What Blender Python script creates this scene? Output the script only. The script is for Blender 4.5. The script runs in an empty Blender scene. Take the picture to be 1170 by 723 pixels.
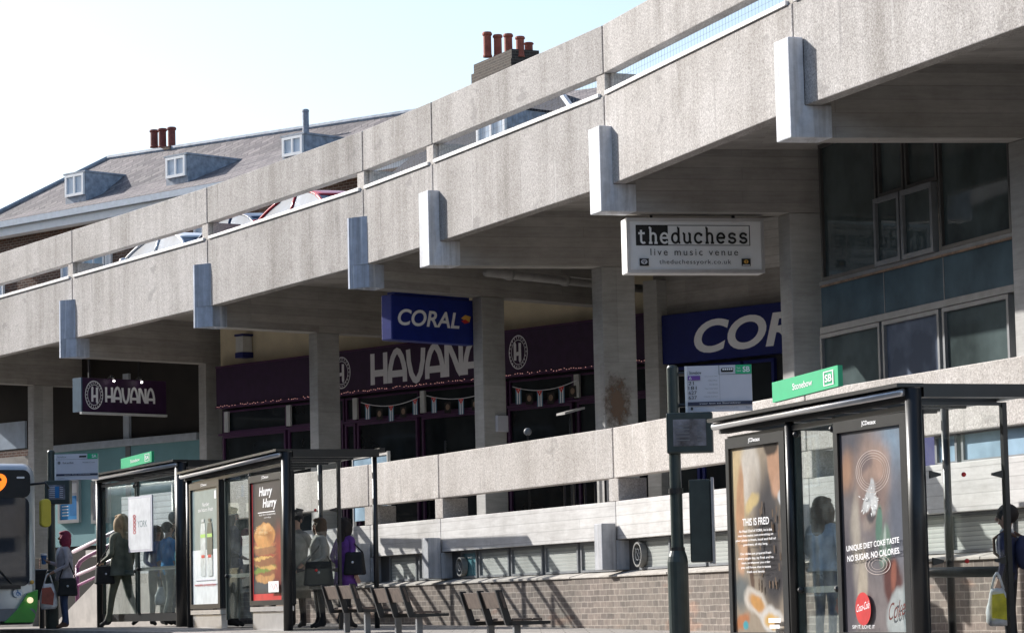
import bpy, bmesh, math, random
from mathutils import Vector, Matrix
random.seed(7)
R = math.radians
C = bpy.context.scene.collection
V = Vector

# ------------------------------------------------------------------ camera model
FPX = 3400.0; W0, H0 = 1170.0, 723.0
PITCH = math.atan(333.5/FPX); ROLL = 0.0225
_r = V((1,0,0)); _u = V((0,-math.sin(PITCH),math.cos(PITCH))); _f = V((0,math.cos(PITCH),math.sin(PITCH)))
CR = _r*math.cos(ROLL) - _u*math.sin(ROLL)
CU = _r*math.sin(ROLL) + _u*math.cos(ROLL)
def ray(x, y):
    return CR*((x-W0/2)/FPX) + CU*((H0/2-y)/FPX) + _f
def at_d(x, y, D):
    d = ray(x, y); return d*(D/d.y)
def at_z(x, y, z):
    d = ray(x, y); return d*(z/d.z)

# ------------------------------------------------------------------ materials
def mat_new(name):
    m = bpy.data.materials.new(name); m.use_nodes = True
    nt = m.node_tree; b = nt.nodes['Principled BSDF']
    return m, nt, b
def N(nt, t, **kw):
    n = nt.nodes.new(t)
    for k, v in kw.items(): setattr(n, k, v)
    return n
def L(nt, a, b): nt.links.new(a, b)
def ramp(nt, fac, stops):
    n = N(nt, 'ShaderNodeValToRGB'); cr = n.color_ramp
    while len(cr.elements) < len(stops): cr.elements.new(0.5)
    for e, (p, c) in zip(cr.elements, stops): e.position = p; e.color = (*c, 1)
    L(nt, fac, n.inputs[0]); return n.outputs[0]
def noise(nt, vec, scale, detail=4, rough=.55):
    n = N(nt, 'ShaderNodeTexNoise'); n.inputs['Scale'].default_value = scale
    n.inputs['Detail'].default_value = detail; n.inputs['Roughness'].default_value = rough
    L(nt, vec, n.inputs['Vector']); return n.outputs['Fac']
def mapping(nt, vec, scale, loc=(0,0,0)):
    n = N(nt, 'ShaderNodeMapping'); n.inputs['Scale'].default_value = scale; n.inputs['Location'].default_value = loc
    L(nt, vec, n.inputs['Vector']); return n.outputs[0]
def mix(nt, fac, a, b, mode='MIX'):
    n = N(nt, 'ShaderNodeMix', data_type='RGBA', blend_type=mode)
    if isinstance(fac, (int, float)): n.inputs[0].default_value = fac
    else: L(nt, fac, n.inputs[0])
    for s, v in ((n.inputs[6], a), (n.inputs[7], b)):
        if isinstance(v, tuple): s.default_value = (*v, 1)
        else: L(nt, v, s)
    return n.outputs[2]
def bump(nt, h, b, strength=.3, dist=.01):
    n = N(nt, 'ShaderNodeBump'); n.inputs['Strength'].default_value = strength; n.inputs['Distance'].default_value = dist
    L(nt, h, n.inputs['Height']); L(nt, n.outputs[0], b.inputs['Normal'])
def mul_random(nt, col, lo, hi):
    oi = N(nt, 'ShaderNodeObjectInfo'); mr = N(nt, 'ShaderNodeMapRange')
    mr.inputs[3].default_value = lo; mr.inputs[4].default_value = hi
    L(nt, oi.outputs['Random'], mr.inputs[0])
    return mix(nt, 1.0, col, mr.outputs[0], 'MULTIPLY')

def plain(name, col, rough=.6, metal=0, var=.12, scale=6, spec=.5, bmp=0, emit=0):
    m, nt, b = mat_new(name)
    tc = N(nt, 'ShaderNodeTexCoord').outputs['Object']
    f = noise(nt, tc, scale, 5)
    lo = tuple(c*(1-var) for c in col); hi = tuple(min(1, c*(1+var)) for c in col)
    c = ramp(nt, f, [(.3, lo), (.7, hi)])
    L(nt, c, b.inputs['Base Color'])
    b.inputs['Roughness'].default_value = rough; b.inputs['Metallic'].default_value = metal
    b.inputs['Specular IOR Level'].default_value = spec
    if bmp: bump(nt, noise(nt, tc, scale*6, 3), b, bmp)
    if emit:
        L(nt, c, b.inputs['Emission Color']); b.inputs['Emission Strength'].default_value = emit
    return m

def aggregate(name, dark, mid, light, speck=44, rnd=.08, streak=.5):
    """exposed aggregate concrete: coarse speckle, rain runs, soft stains and dark patches"""
    m, nt, b = mat_new(name)
    tc = N(nt, 'ShaderNodeTexCoord').outputs['Object']
    uv = N(nt, 'ShaderNodeUVMap').outputs[0]
    n1 = noise(nt, tc, speck, 4, .8)
    c = ramp(nt, n1, [(.32, dark), (.5, mid), (.68, light)])
    vo = N(nt, 'ShaderNodeTexVoronoi'); vo.inputs['Scale'].default_value = 38; L(nt, tc, vo.inputs['Vector'])
    c = mix(nt, .22, c, ramp(nt, vo.outputs['Color'], [(0, dark), (1, light)]))
    st = noise(nt, mapping(nt, uv, (2.2, .10, 1)), 1.0, 6, .7)
    c = mix(nt, streak, c, ramp(nt, st, [(.34, (.58,.56,.53)), (.56, (1.08,1.08,1.08))]), 'MULTIPLY')
    runs = noise(nt, mapping(nt, uv, (9, .22, 1), (3.1,0,0)), 1.0, 3, .5)
    c = mix(nt, ramp(nt, runs, [(.66, (0,0,0)), (.74, (.5,.5,.5))]), c, (.62,.61,.60))
    bl = noise(nt, tc, .9, 6, .65)
    c = mix(nt, .5, c, ramp(nt, bl, [(.3, (.66,.64,.61)), (.58, (1.07,1.07,1.07))]), 'MULTIPLY')
    pt = noise(nt, mapping(nt, uv, (1.0, 1.6, 1), (7.7,1.3,0)), 1.1, 5, .6)
    c = mix(nt, ramp(nt, pt, [(.63, (0,0,0)), (.66, (.5,.5,.5))]), c, tuple(x*.58 for x in mid))
    dr_ = noise(nt, mapping(nt, uv, (5.5, .35, 1), (11,4,0)), 1.0, 4, .6)
    c = mix(nt, ramp(nt, dr_, [(.63, (0,0,0)), (.72, (.55,.55,.55))]), c, tuple(x*.5 for x in mid))
    c = mul_random(nt, c, 1-rnd, 1+rnd)
    L(nt, c, b.inputs['Base Color']); b.inputs['Roughness'].default_value = .95
    b.inputs['Specular IOR Level'].default_value = .2
    bump(nt, n1, b, .45, .010)
    return m
def streaky(name, col, hi, rough=.8):
    """smooth cast concrete with vertical paint runs, chips and grime"""
    m, nt, b = mat_new(name)
    tc = N(nt, 'ShaderNodeTexCoord').outputs['Object']; uv = N(nt, 'ShaderNodeUVMap').outputs[0]
    c = ramp(nt, noise(nt, tc, 5, 6, .7), [(.3, tuple(x*.78 for x in col)), (.7, tuple(x*1.1 for x in col))])
    r1 = noise(nt, mapping(nt, uv, (14, .5, 1)), 1.0, 4, .6)
    c = mix(nt, ramp(nt, r1, [(.56, (0,0,0)), (.63, (.7,.7,.7))]), c, hi)
    r2 = noise(nt, mapping(nt, uv, (6, .3, 1), (5,2,0)), 1.0, 5, .7)
    c = mix(nt, .6, c, ramp(nt, r2, [(.34, (.55,.53,.5)), (.52, (1.05,1.05,1.05))]), 'MULTIPLY')
    c = mul_random(nt, c, .92, 1.08)
    L(nt, c, b.inputs['Base Color']); b.inputs['Roughness'].default_value = rough; b.inputs['Specular IOR Level'].default_value = .25
    bump(nt, noise(nt, tc, 30, 4, .7), b, .25, .008)
    return m

def boarded(name, col, row=.14, var=.18, line=.6, rnd=.05, wid=2.1):
    """board-marked cast concrete: horizontal plank prints"""
    m, nt, b = mat_new(name)
    uv = N(nt, 'ShaderNodeUVMap').outputs[0]
    br = N(nt, 'ShaderNodeTexBrick'); br.offset = .37
    br.inputs['Scale'].default_value = 1; br.inputs['Brick Width'].default_value = wid; br.inputs['Row Height'].default_value = row
    br.inputs['Mortar Size'].default_value = .006; br.inputs['Mortar Smooth'].default_value = .3
    hi = tuple(min(1, x*(1+var*.6)) for x in col); lo = tuple(x*(1-var*.6) for x in col)
    br.inputs['Color1'].default_value = (*hi, 1); br.inputs['Color2'].default_value = (*lo, 1)
    br.inputs['Mortar'].default_value = (*[x*line for x in col], 1)
    L(nt, uv, br.inputs['Vector'])
    tc = N(nt, 'ShaderNodeTexCoord').outputs['Object']
    g = noise(nt, mapping(nt, uv, (1.2, 9, 1)), 2.0, 5, .7)
    c = mix(nt, .6, br.outputs['Color'], ramp(nt, g, [(.3, (.72,.71,.7)), (.65, (1.1,1.1,1.1))]), 'MULTIPLY')
    st = noise(nt, tc, 1.3, 6, .65)
    c = mix(nt, .5, c, ramp(nt, st, [(.32, (.62,.60,.57)), (.6, (1.08,1.08,1.08))]), 'MULTIPLY')
    c = mul_random(nt, c, 1-rnd, 1+rnd)
    L(nt, c, b.inputs['Base Color']); b.inputs['Roughness'].default_value = .9
    b.inputs['Specular IOR Level'].default_value = .25
    bump(nt, br.outputs['Fac'], b, -.35, .008)
    return m

def bricks(name, c1, c2, mortar, row=.08, wid=.2, msize=.008, rough=.9, patch=None, rnd=0, wob=.016):
    m, nt, b = mat_new(name)
    uv = N(nt, 'ShaderNodeUVMap').outputs[0]
    tc = N(nt, 'ShaderNodeTexCoord').outputs['Object']
    br = N(nt, 'ShaderNodeTexBrick'); br.offset = .5
    br.inputs['Scale'].default_value = 1; br.inputs['Brick Width'].default_value = wid; br.inputs['Row Height'].default_value = row
    br.inputs['Mortar Size'].default_value = msize; br.inputs['Mortar Smooth'].default_value = .2; br.inputs['Bias'].default_value = 0
    br.inputs['Color1'].default_value = (*c1, 1); br.inputs['Color2'].default_value = (*c2, 1); br.inputs['Mortar'].default_value = (*mortar, 1)
    wz = N(nt, 'ShaderNodeTexNoise'); wz.inputs['Scale'].default_value = 3.5; L(nt, tc, wz.inputs['Vector'])
    w2 = N(nt, 'ShaderNodeVectorMath', operation='SCALE'); w2.inputs['Scale'].default_value = wob; L(nt, wz.outputs['Color'], w2.inputs[0])
    w3 = N(nt, 'ShaderNodeVectorMath', operation='ADD'); L(nt, uv, w3.inputs[0]); L(nt, w2.outputs[0], w3.inputs[1]); L(nt, w3.outputs[0], br.inputs['Vector'])
    g = noise(nt, tc, 11, 5, .7)
    c = mix(nt, .7, br.outputs['Color'], ramp(nt, g, [(.3, (.6,.58,.56)), (.7, (1.25,1.22,1.2))]), 'MULTIPLY')
    g2 = noise(nt, tc, .8, 4, .6)
    c = mix(nt, .5, c, ramp(nt, g2, [(.35, (.68,.7,.66)), (.65, (1.12,1.08,1.05))]), 'MULTIPLY')
    if patch:
        pn = noise(nt, mapping(nt, uv, (.5, 2.2, 1)), 1.0, 3)
        c = mix(nt, ramp(nt, pn, [(.6, (0,0,0)), (.66, (.55,.55,.55))]), c, mix(nt, 1, c, patch, 'MULTIPLY'))
    L(nt, c, b.inputs['Base Color']); b.inputs['Roughness'].default_value = rough
    b.inputs['Specular IOR Level'].default_value = .25
    bump(nt, br.outputs['Fac'], b, -.5, .01)
    return m

def glass_clear(name, tint, refl=.10, rough=.02, dirt=.06, fk=.6):
    """thin clear sheet: transparent with a mirror-like film and a little grime"""
    m = bpy.data.materials.new(name); m.use_nodes = True; nt = m.node_tree; nt.nodes.clear()
    out = N(nt, 'ShaderNodeOutputMaterial'); tr = N(nt, 'ShaderNodeBsdfTransparent'); gl = N(nt, 'ShaderNodeBsdfGlossy')
    di = N(nt, 'ShaderNodeBsdfDiffuse'); di.inputs[0].default_value = (.6,.66,.64,1)
    tr.inputs[0].default_value = (*tint, 1); gl.inputs[0].default_value = (.9,.95,.95,1); gl.inputs['Roughness'].default_value = rough
    lw = N(nt, 'ShaderNodeLayerWeight'); lw.inputs[0].default_value = .25
    ml = N(nt, 'ShaderNodeMath', operation='MULTIPLY_ADD'); ml.inputs[1].default_value = fk; ml.inputs[2].default_value = refl*.5
    L(nt, lw.outputs['Fresnel'], ml.inputs[0])
    tc = N(nt, 'ShaderNodeTexCoord').outputs['Object']
    f = noise(nt, tc, 3.5, 6, .7)
    s = N(nt, 'ShaderNodeMapRange'); s.inputs[1].default_value = .45; s.inputs[2].default_value = .75; s.inputs[4].default_value = dirt*2.5
    s.inputs[3].default_value = dirt*.3
    L(nt, f, s.inputs[0])
    m1 = N(nt, 'ShaderNodeMixShader'); m2 = N(nt, 'ShaderNodeMixShader')
    L(nt, ml.outputs[0], m1.inputs[0]); L(nt, tr.outputs[0], m1.inputs[1]); L(nt, gl.outputs[0], m1.inputs[2])
    L(nt, s.outputs[0], m2.inputs[0]); L(nt, m1.outputs[0], m2.inputs[1]); L(nt, di.outputs[0], m2.inputs[2])
    L(nt, m2.outputs[0], out.inputs[0])
    return m

def pane_dark(name, col, rough=.06, wav=.0, spec=.6):
    m, nt, b = mat_new(name)
    tc = N(nt, 'ShaderNodeTexCoord').outputs['Object']
    f = noise(nt, tc, .9, 4)
    L(nt, ramp(nt, f, [(.35, tuple(c*.55 for c in col)), (.65, tuple(c*1.4 for c in col))]), b.inputs['Base Color'])
    b.inputs['Roughness'].default_value = rough; b.inputs['Specular IOR Level'].default_value = spec
    if wav: bump(nt, noise(nt, tc, 1.6, 2), b, wav, .02)
    return m

def louvred(name, c1, c2, row=.05):
    m, nt, b = mat_new(name)
    uv = N(nt, 'ShaderNodeUVMap').outputs[0]
    wv = N(nt, 'ShaderNodeTexWave', bands_direction='Y', wave_profile='SAW'); wv.inputs['Scale'].default_value = 2*math.pi/20/row
    wv.inputs['Distortion'].default_value = .6; wv.inputs['Detail Scale'].default_value = .5
    L(nt, uv, wv.inputs['Vector'])
    tc = N(nt, 'ShaderNodeTexCoord').outputs['Object']
    c = ramp(nt, wv.outputs['Fac'], [(0, c1), (.75, c2), (1, tuple(x*.35 for x in c1))])
    c = mix(nt, .6, c, ramp(nt, noise(nt, tc, 2.2, 4), [(.3, (.7,.7,.68)), (.7, (1.1,1.1,1.1))]), 'MULTIPLY')
    c = mul_random(nt, c, .8, 1.1)
    L(nt, c, b.inputs['Base Color']); b.inputs['Roughness'].default_value = .45
    bump(nt, wv.outputs['Fac'], b, .4, .01)
    return m

def smear(name, cols, scale, warp=1.0, rough=.3, stretch=(1,1,1)):
    """printed photograph on a poster: soft blotches of ink"""
    m, nt, b = mat_new(name)
    tc = N(nt, 'ShaderNodeTexCoord').outputs['Object']
    f = noise(nt, mapping(nt, tc, stretch), scale, 3, .5)
    st = [(.28+.44*i/(len(cols)-1), c) for i, c in enumerate(cols)]
    L(nt, ramp(nt, f, st), b.inputs['Base Color']); b.inputs['Roughness'].default_value = rough
    return m

def photo_print(name, base, blobs, warp=.10, wscale=3.0, grain=.25, rough=.28):
    """a printed photograph: soft-edged patches of ink in poster coordinates (cx, cy, rx, ry, angle, softness, colour)"""
    m, nt, b = mat_new(name); uv = N(nt, 'ShaderNodeUVMap').outputs[0]
    nz = N(nt, 'ShaderNodeTexNoise'); nz.inputs['Scale'].default_value = wscale; nz.inputs['Detail'].default_value = 3; L(nt, uv, nz.inputs['Vector'])
    sub = N(nt, 'ShaderNodeVectorMath', operation='SUBTRACT'); sub.inputs[1].default_value = (.5,.5,.5); L(nt, nz.outputs['Color'], sub.inputs[0])
    scl = N(nt, 'ShaderNodeVectorMath', operation='SCALE'); scl.inputs['Scale'].default_value = warp; L(nt, sub.outputs[0], scl.inputs[0])
    ad = N(nt, 'ShaderNodeVectorMath', operation='ADD'); L(nt, uv, ad.inputs[0]); L(nt, scl.outputs[0], ad.inputs[1])
    c = base
    for cx, cy, rx, ry, ang, soft, col in blobs:
        mp = N(nt, 'ShaderNodeMapping', vector_type='TEXTURE'); mp.inputs['Location'].default_value = (cx,cy,0); mp.inputs['Rotation'].default_value = (0,0,R(ang)); mp.inputs['Scale'].default_value = (rx,ry,1e6)
        L(nt, ad.outputs[0], mp.inputs['Vector'])
        ln = N(nt, 'ShaderNodeVectorMath', operation='LENGTH'); L(nt, mp.outputs[0], ln.inputs[0])
        mr = N(nt, 'ShaderNodeMapRange', interpolation_type='SMOOTHSTEP'); mr.inputs[1].default_value = 1+soft*.5; mr.inputs[2].default_value = max(.0,1-soft); mr.inputs[3].default_value = 0; mr.inputs[4].default_value = 1
        L(nt, ln.outputs['Value'], mr.inputs[0]); c = mix(nt, mr.outputs[0], c, col)
    g = noise(nt, uv, 9, 6, .7); c = mix(nt, grain, c, ramp(nt, g, [(.3,(.45,.45,.45)),(.7,(1.4,1.4,1.4))]), 'MULTIPLY')
    L(nt, c, b.inputs['Base Color']); b.inputs['Roughness'].default_value = rough
    return m

M = {}
M['agg'] = aggregate('exposed_aggregate', (.195,.182,.174), (.435,.412,.396), (.70,.678,.656))
M['agg2'] = aggregate('exposed_aggregate_pale', (.25,.225,.205), (.50,.465,.435), (.74,.71,.675), streak=.2)
M['board_white'] = boarded('whitewashed_boarded_concrete', (.60,.59,.575), .135, line=.75, wid=5.1, var=.10)
M['board'] = boarded('boarded_concrete', (.41,.392,.37), .16, line=.82, wid=4.3)
M['soffit'] = boarded('soffit_concrete', (.42,.40,.38), .2, line=.85)
M['column'] = boarded('column_concrete', (.44,.435,.42), 1.9, line=.9)
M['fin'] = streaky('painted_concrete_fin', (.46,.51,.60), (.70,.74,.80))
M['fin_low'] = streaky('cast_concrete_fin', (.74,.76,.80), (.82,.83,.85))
M['fin_base'] = streaky('grey_concrete_fin', (.44,.45,.47), (.54,.54,.55))
M['coping'] = plain('white_coping', (.80,.79,.78), .45, var=.05)
M['brick'] = bricks('grey_brown_brick', (.255,.218,.192), (.165,.145,.132), (.36,.325,.29), .08, .205, .007, patch=(1.35,.95,.78))
M['brick_red'] = bricks('dark_red_brick', (.16,.085,.06), (.10,.06,.05), (.25,.22,.19), .09, .24, .012)
M['brick_black'] = bricks('sooty_brick', (.075,.06,.055), (.045,.04,.038), (.11,.10,.09), .09, .24, .014)
M['slate'] = bricks('slate', (.29,.265,.265), (.165,.15,.16), (.12,.11,.115), .20, .42, .014, .75)
M['slate_dark'] = bricks('dark_slate', (.032,.036,.055), (.022,.026,.04), (.015,.015,.02), .24, .34, .02, .7)
M['lead'] = plain('lead_sheet', (.27,.31,.37), .6, var=.35)
M['white'] = plain('white_paint', (.80,.81,.82), .5, var=.04)
M['gutter'] = plain('pale_blue_gutter', (.42,.48,.56), .5, var=.1)
M['pot'] = plain('terracotta_pot', (.19,.055,.045), .8, var=.25, scale=8)
M['pot2'] = plain('bright_terracotta_pot', (.30,.085,.055), .8, var=.25, scale=8)
M['black'] = plain('black_metal', (.018,.019,.02), .35, var=.2)
M['blackmat'] = plain('matt_black', (.02,.02,.021), .7, var=.2)
M['bottle'] = plain('dark_green_pole_paint', (.035,.05,.047), .35, var=.2)
M['silver'] = plain('silver_aluminium', (.72,.72,.73), .32, .75, var=.06)
M['steel'] = plain('brushed_steel', (.46,.46,.47), .35, .85, var=.1)
M['frame_grey'] = plain('dark_window_frame', (.07,.068,.066), .5, var=.15)
M['frame_mid'] = plain('grey_window_frame', (.17,.18,.19), .5, var=.15)
M['wood'] = plain('brown_bench_wood', (.115,.085,.068), .65, var=.3, scale=14)
M['purple'] = plain('aubergine_board', (.032,.009,.042), .55, var=.2)
M['purple_frame'] = plain('aubergine_frame', (.06,.016,.06), .5, var=.15)
M['navy'] = plain('royal_blue_board', (.012,.025,.20), .4, var=.1)
M['navy_dark'] = plain('deep_blue_board', (.010,.016,.12), .4, var=.1)
M['sky_blue_side'] = plain('steel_blue_panel', (.10,.22,.34), .5, var=.1)
M['side_teal'] = plain('dull_teal_panel', (.045,.10,.15), .5, var=.15)
M['cream'] = plain('cream_render', (.62,.54,.38), .9, var=.12, scale=2)
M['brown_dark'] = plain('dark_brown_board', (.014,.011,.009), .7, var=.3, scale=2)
M['teal'] = plain('teal_hoarding', (.19,.37,.40), .6, var=.12, scale=1.5)
M['spandrel'] = plain('blue_green_spandrel', (.06,.10,.125), .7, var=.4, scale=1.3, spec=.12)
M['ledge'] = plain('pale_blue_ledge', (.42,.47,.53), .6, var=.12)
M['white_sign'] = plain('white_sign_face', (.90,.90,.89), .4, var=.03)
M['ink'] = plain('black_print', (.012,.012,.012), .5, var=.1)
M['letter_white'] = plain('white_lettering', (.85,.85,.86), .5, var=.03)
M['letter_grey'] = plain('grey_lettering', (.74,.73,.76), .5, var=.05)
M['yellow_print'] = plain('yellow_print', (.75,.42,.08), .5, var=.05)
M['red_print'] = plain('red_print', (.62,.035,.03), .45, var=.08)
M['green_sign'] = plain('green_sign_board', (.02,.46,.20), .45, var=.05)
M['flag_white'] = plain('pale_timetable_flag', (.62,.62,.68), .5, var=.03)
M['violet_print'] = plain('violet_print', (.17,.07,.33), .5, var=.05)
M['flag_navy'] = plain('navy_strip', (.03,.035,.07), .5, var=.05)
M['screen'] = plain('dark_display_screen', (.17,.18,.21), .12, var=.75, scale=5)  # grey reflections on the screen are put into the colour as pale blotches
M['glass'] = glass_clear('shelter_glass', (.93,.965,.955), .05, .015, .022, .35)
M['glass_end'] = glass_clear('clean_shelter_glass', (.97,.985,.98), .03, .015, .010, .2)
M['roof_glass'] = glass_clear('roof_glass', (.97,.98,.98), .0, .05, .012, .12)
M['pane_dark'] = pane_dark('dark_window_pane', (.018,.022,.024), .04, 0, .3)
M['pane_teal'] = pane_dark('teal_dark_pane', (.065,.085,.085), .035, .03, .3)
M['pane_low'] = pane_dark('grey_blue_pane', (.15,.18,.24), .08, .1, .15)
M['pane_blue'] = pane_dark('pale_blue_pane', (.30,.42,.52), .12, .05)
M['pane_aqua'] = pane_dark('aqua_pane', (.13,.30,.33), .2)
M['pane_light'] = plain('net_curtain_pane', (.50,.58,.68), .2, var=.15, scale=3)
M['louvre'] = louvred('louvred_pane', (.36,.39,.37), (.52,.54,.51), .05)
M['louvre_white'] = louvred('white_ribbed_panel', (.62,.66,.70), (.74,.78,.82), .11)
M['fairy'] = plain('fairy_light_glow', (.9,.45,.4), .4, var=.1, emit=.35)
M['glow'] = plain('warm_lamp_glow', (1,.80,.50), .4, var=.05, emit=.5)
M['amber'] = plain('amber_display_glow', (1,.20,.015), .4, var=.03, emit=.75)
M['lamp_spot'] = plain('spot_lamp_glow', (1,.93,.9), .4, var=.03, emit=6)
M['asphalt'] = plain('asphalt', (.05,.05,.052), .9, var=.25, scale=20, bmp=.3)
M['paving'] = bricks('paving_slabs', (.36,.34,.32), (.30,.285,.27), (.16,.15,.14), .45, .6, .01)
M['kerb'] = plain('kerb_stone', (.42,.39,.35), .9, var=.2, scale=5, bmp=.2)
M['rail_purple'] = plain('magenta_handrail', (.19,.05,.14), .4, var=.1)
M['rail_pale'] = plain('pale_pink_handrail', (.62,.50,.56), .35, var=.08)
M['ramp'] = plain('ramp_concrete', (.42,.39,.36), .9, var=.15, scale=4, bmp=.2)
M['pipe'] = plain('grey_pipe', (.30,.29,.28), .5, var=.15)
M['vent'] = plain('pale_vent_ring', (.52,.52,.50), .5, var=.1)
M['vent_ring'] = plain('dull_vent_ring', (.20,.20,.19), .6, var=.2)
M['tyre'] = plain('tyre_rubber', (.02,.02,.02), .85, var=.2)
M['headlamp'] = plain('headlamp_lens', (.75,.77,.8), .1, var=.05)
M['mirror_yellow'] = plain('yellow_mirror_case', (.62,.50,.05), .5, var=.08)
M['bus_grey'] = plain('silver_grey_bus_paint', (.52,.55,.57), .28, .3, var=.06)
M['bus_green'] = plain('green_bus_paint', (.06,.33,.05), .3, var=.06)
M['bus_glass'] = pane_dark('bus_windscreen', (.03,.035,.045), .03)
M['stain'] = plain('rust_brown_stain', (.25,.17,.12), .9, var=.4, scale=7)
def soft_stain(name, col):
    m, nt, b = mat_new(name); uv = N(nt, 'ShaderNodeUVMap').outputs[0]
    b.inputs['Base Color'].default_value = (*col, 1); b.inputs['Roughness'].default_value = .95
    mp = N(nt, 'ShaderNodeMapping', vector_type='TEXTURE'); mp.inputs['Location'].default_value = (.5,.5,0); mp.inputs['Scale'].default_value = (.46,.46,1e6); L(nt, uv, mp.inputs['Vector'])
    ln = N(nt, 'ShaderNodeVectorMath', operation='LENGTH'); L(nt, mp.outputs[0], ln.inputs[0])
    nz = noise(nt, mapping(nt, uv, (5,7,1)), 1.0, 6, .75)
    ml = N(nt, 'ShaderNodeMath', operation='MULTIPLY_ADD'); ml.inputs[1].default_value = 2.0; ml.inputs[2].default_value = -.95; L(nt, nz, ml.inputs[0])
    ad = N(nt, 'ShaderNodeMath', operation='ADD'); L(nt, ln.outputs['Value'], ad.inputs[0]); L(nt, ml.outputs[0], ad.inputs[1])
    mr = N(nt, 'ShaderNodeMapRange'); mr.inputs[1].default_value = 1.0; mr.inputs[2].default_value = .45; mr.inputs[3].default_value = 0; mr.inputs[4].default_value = .8
    L(nt, ad.outputs[0], mr.inputs[0]); L(nt, mr.outputs[0], b.inputs['Alpha'])
    return m
M['scorch'] = soft_stain('scorched_plaster_stain', (.22,.145,.10))

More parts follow.
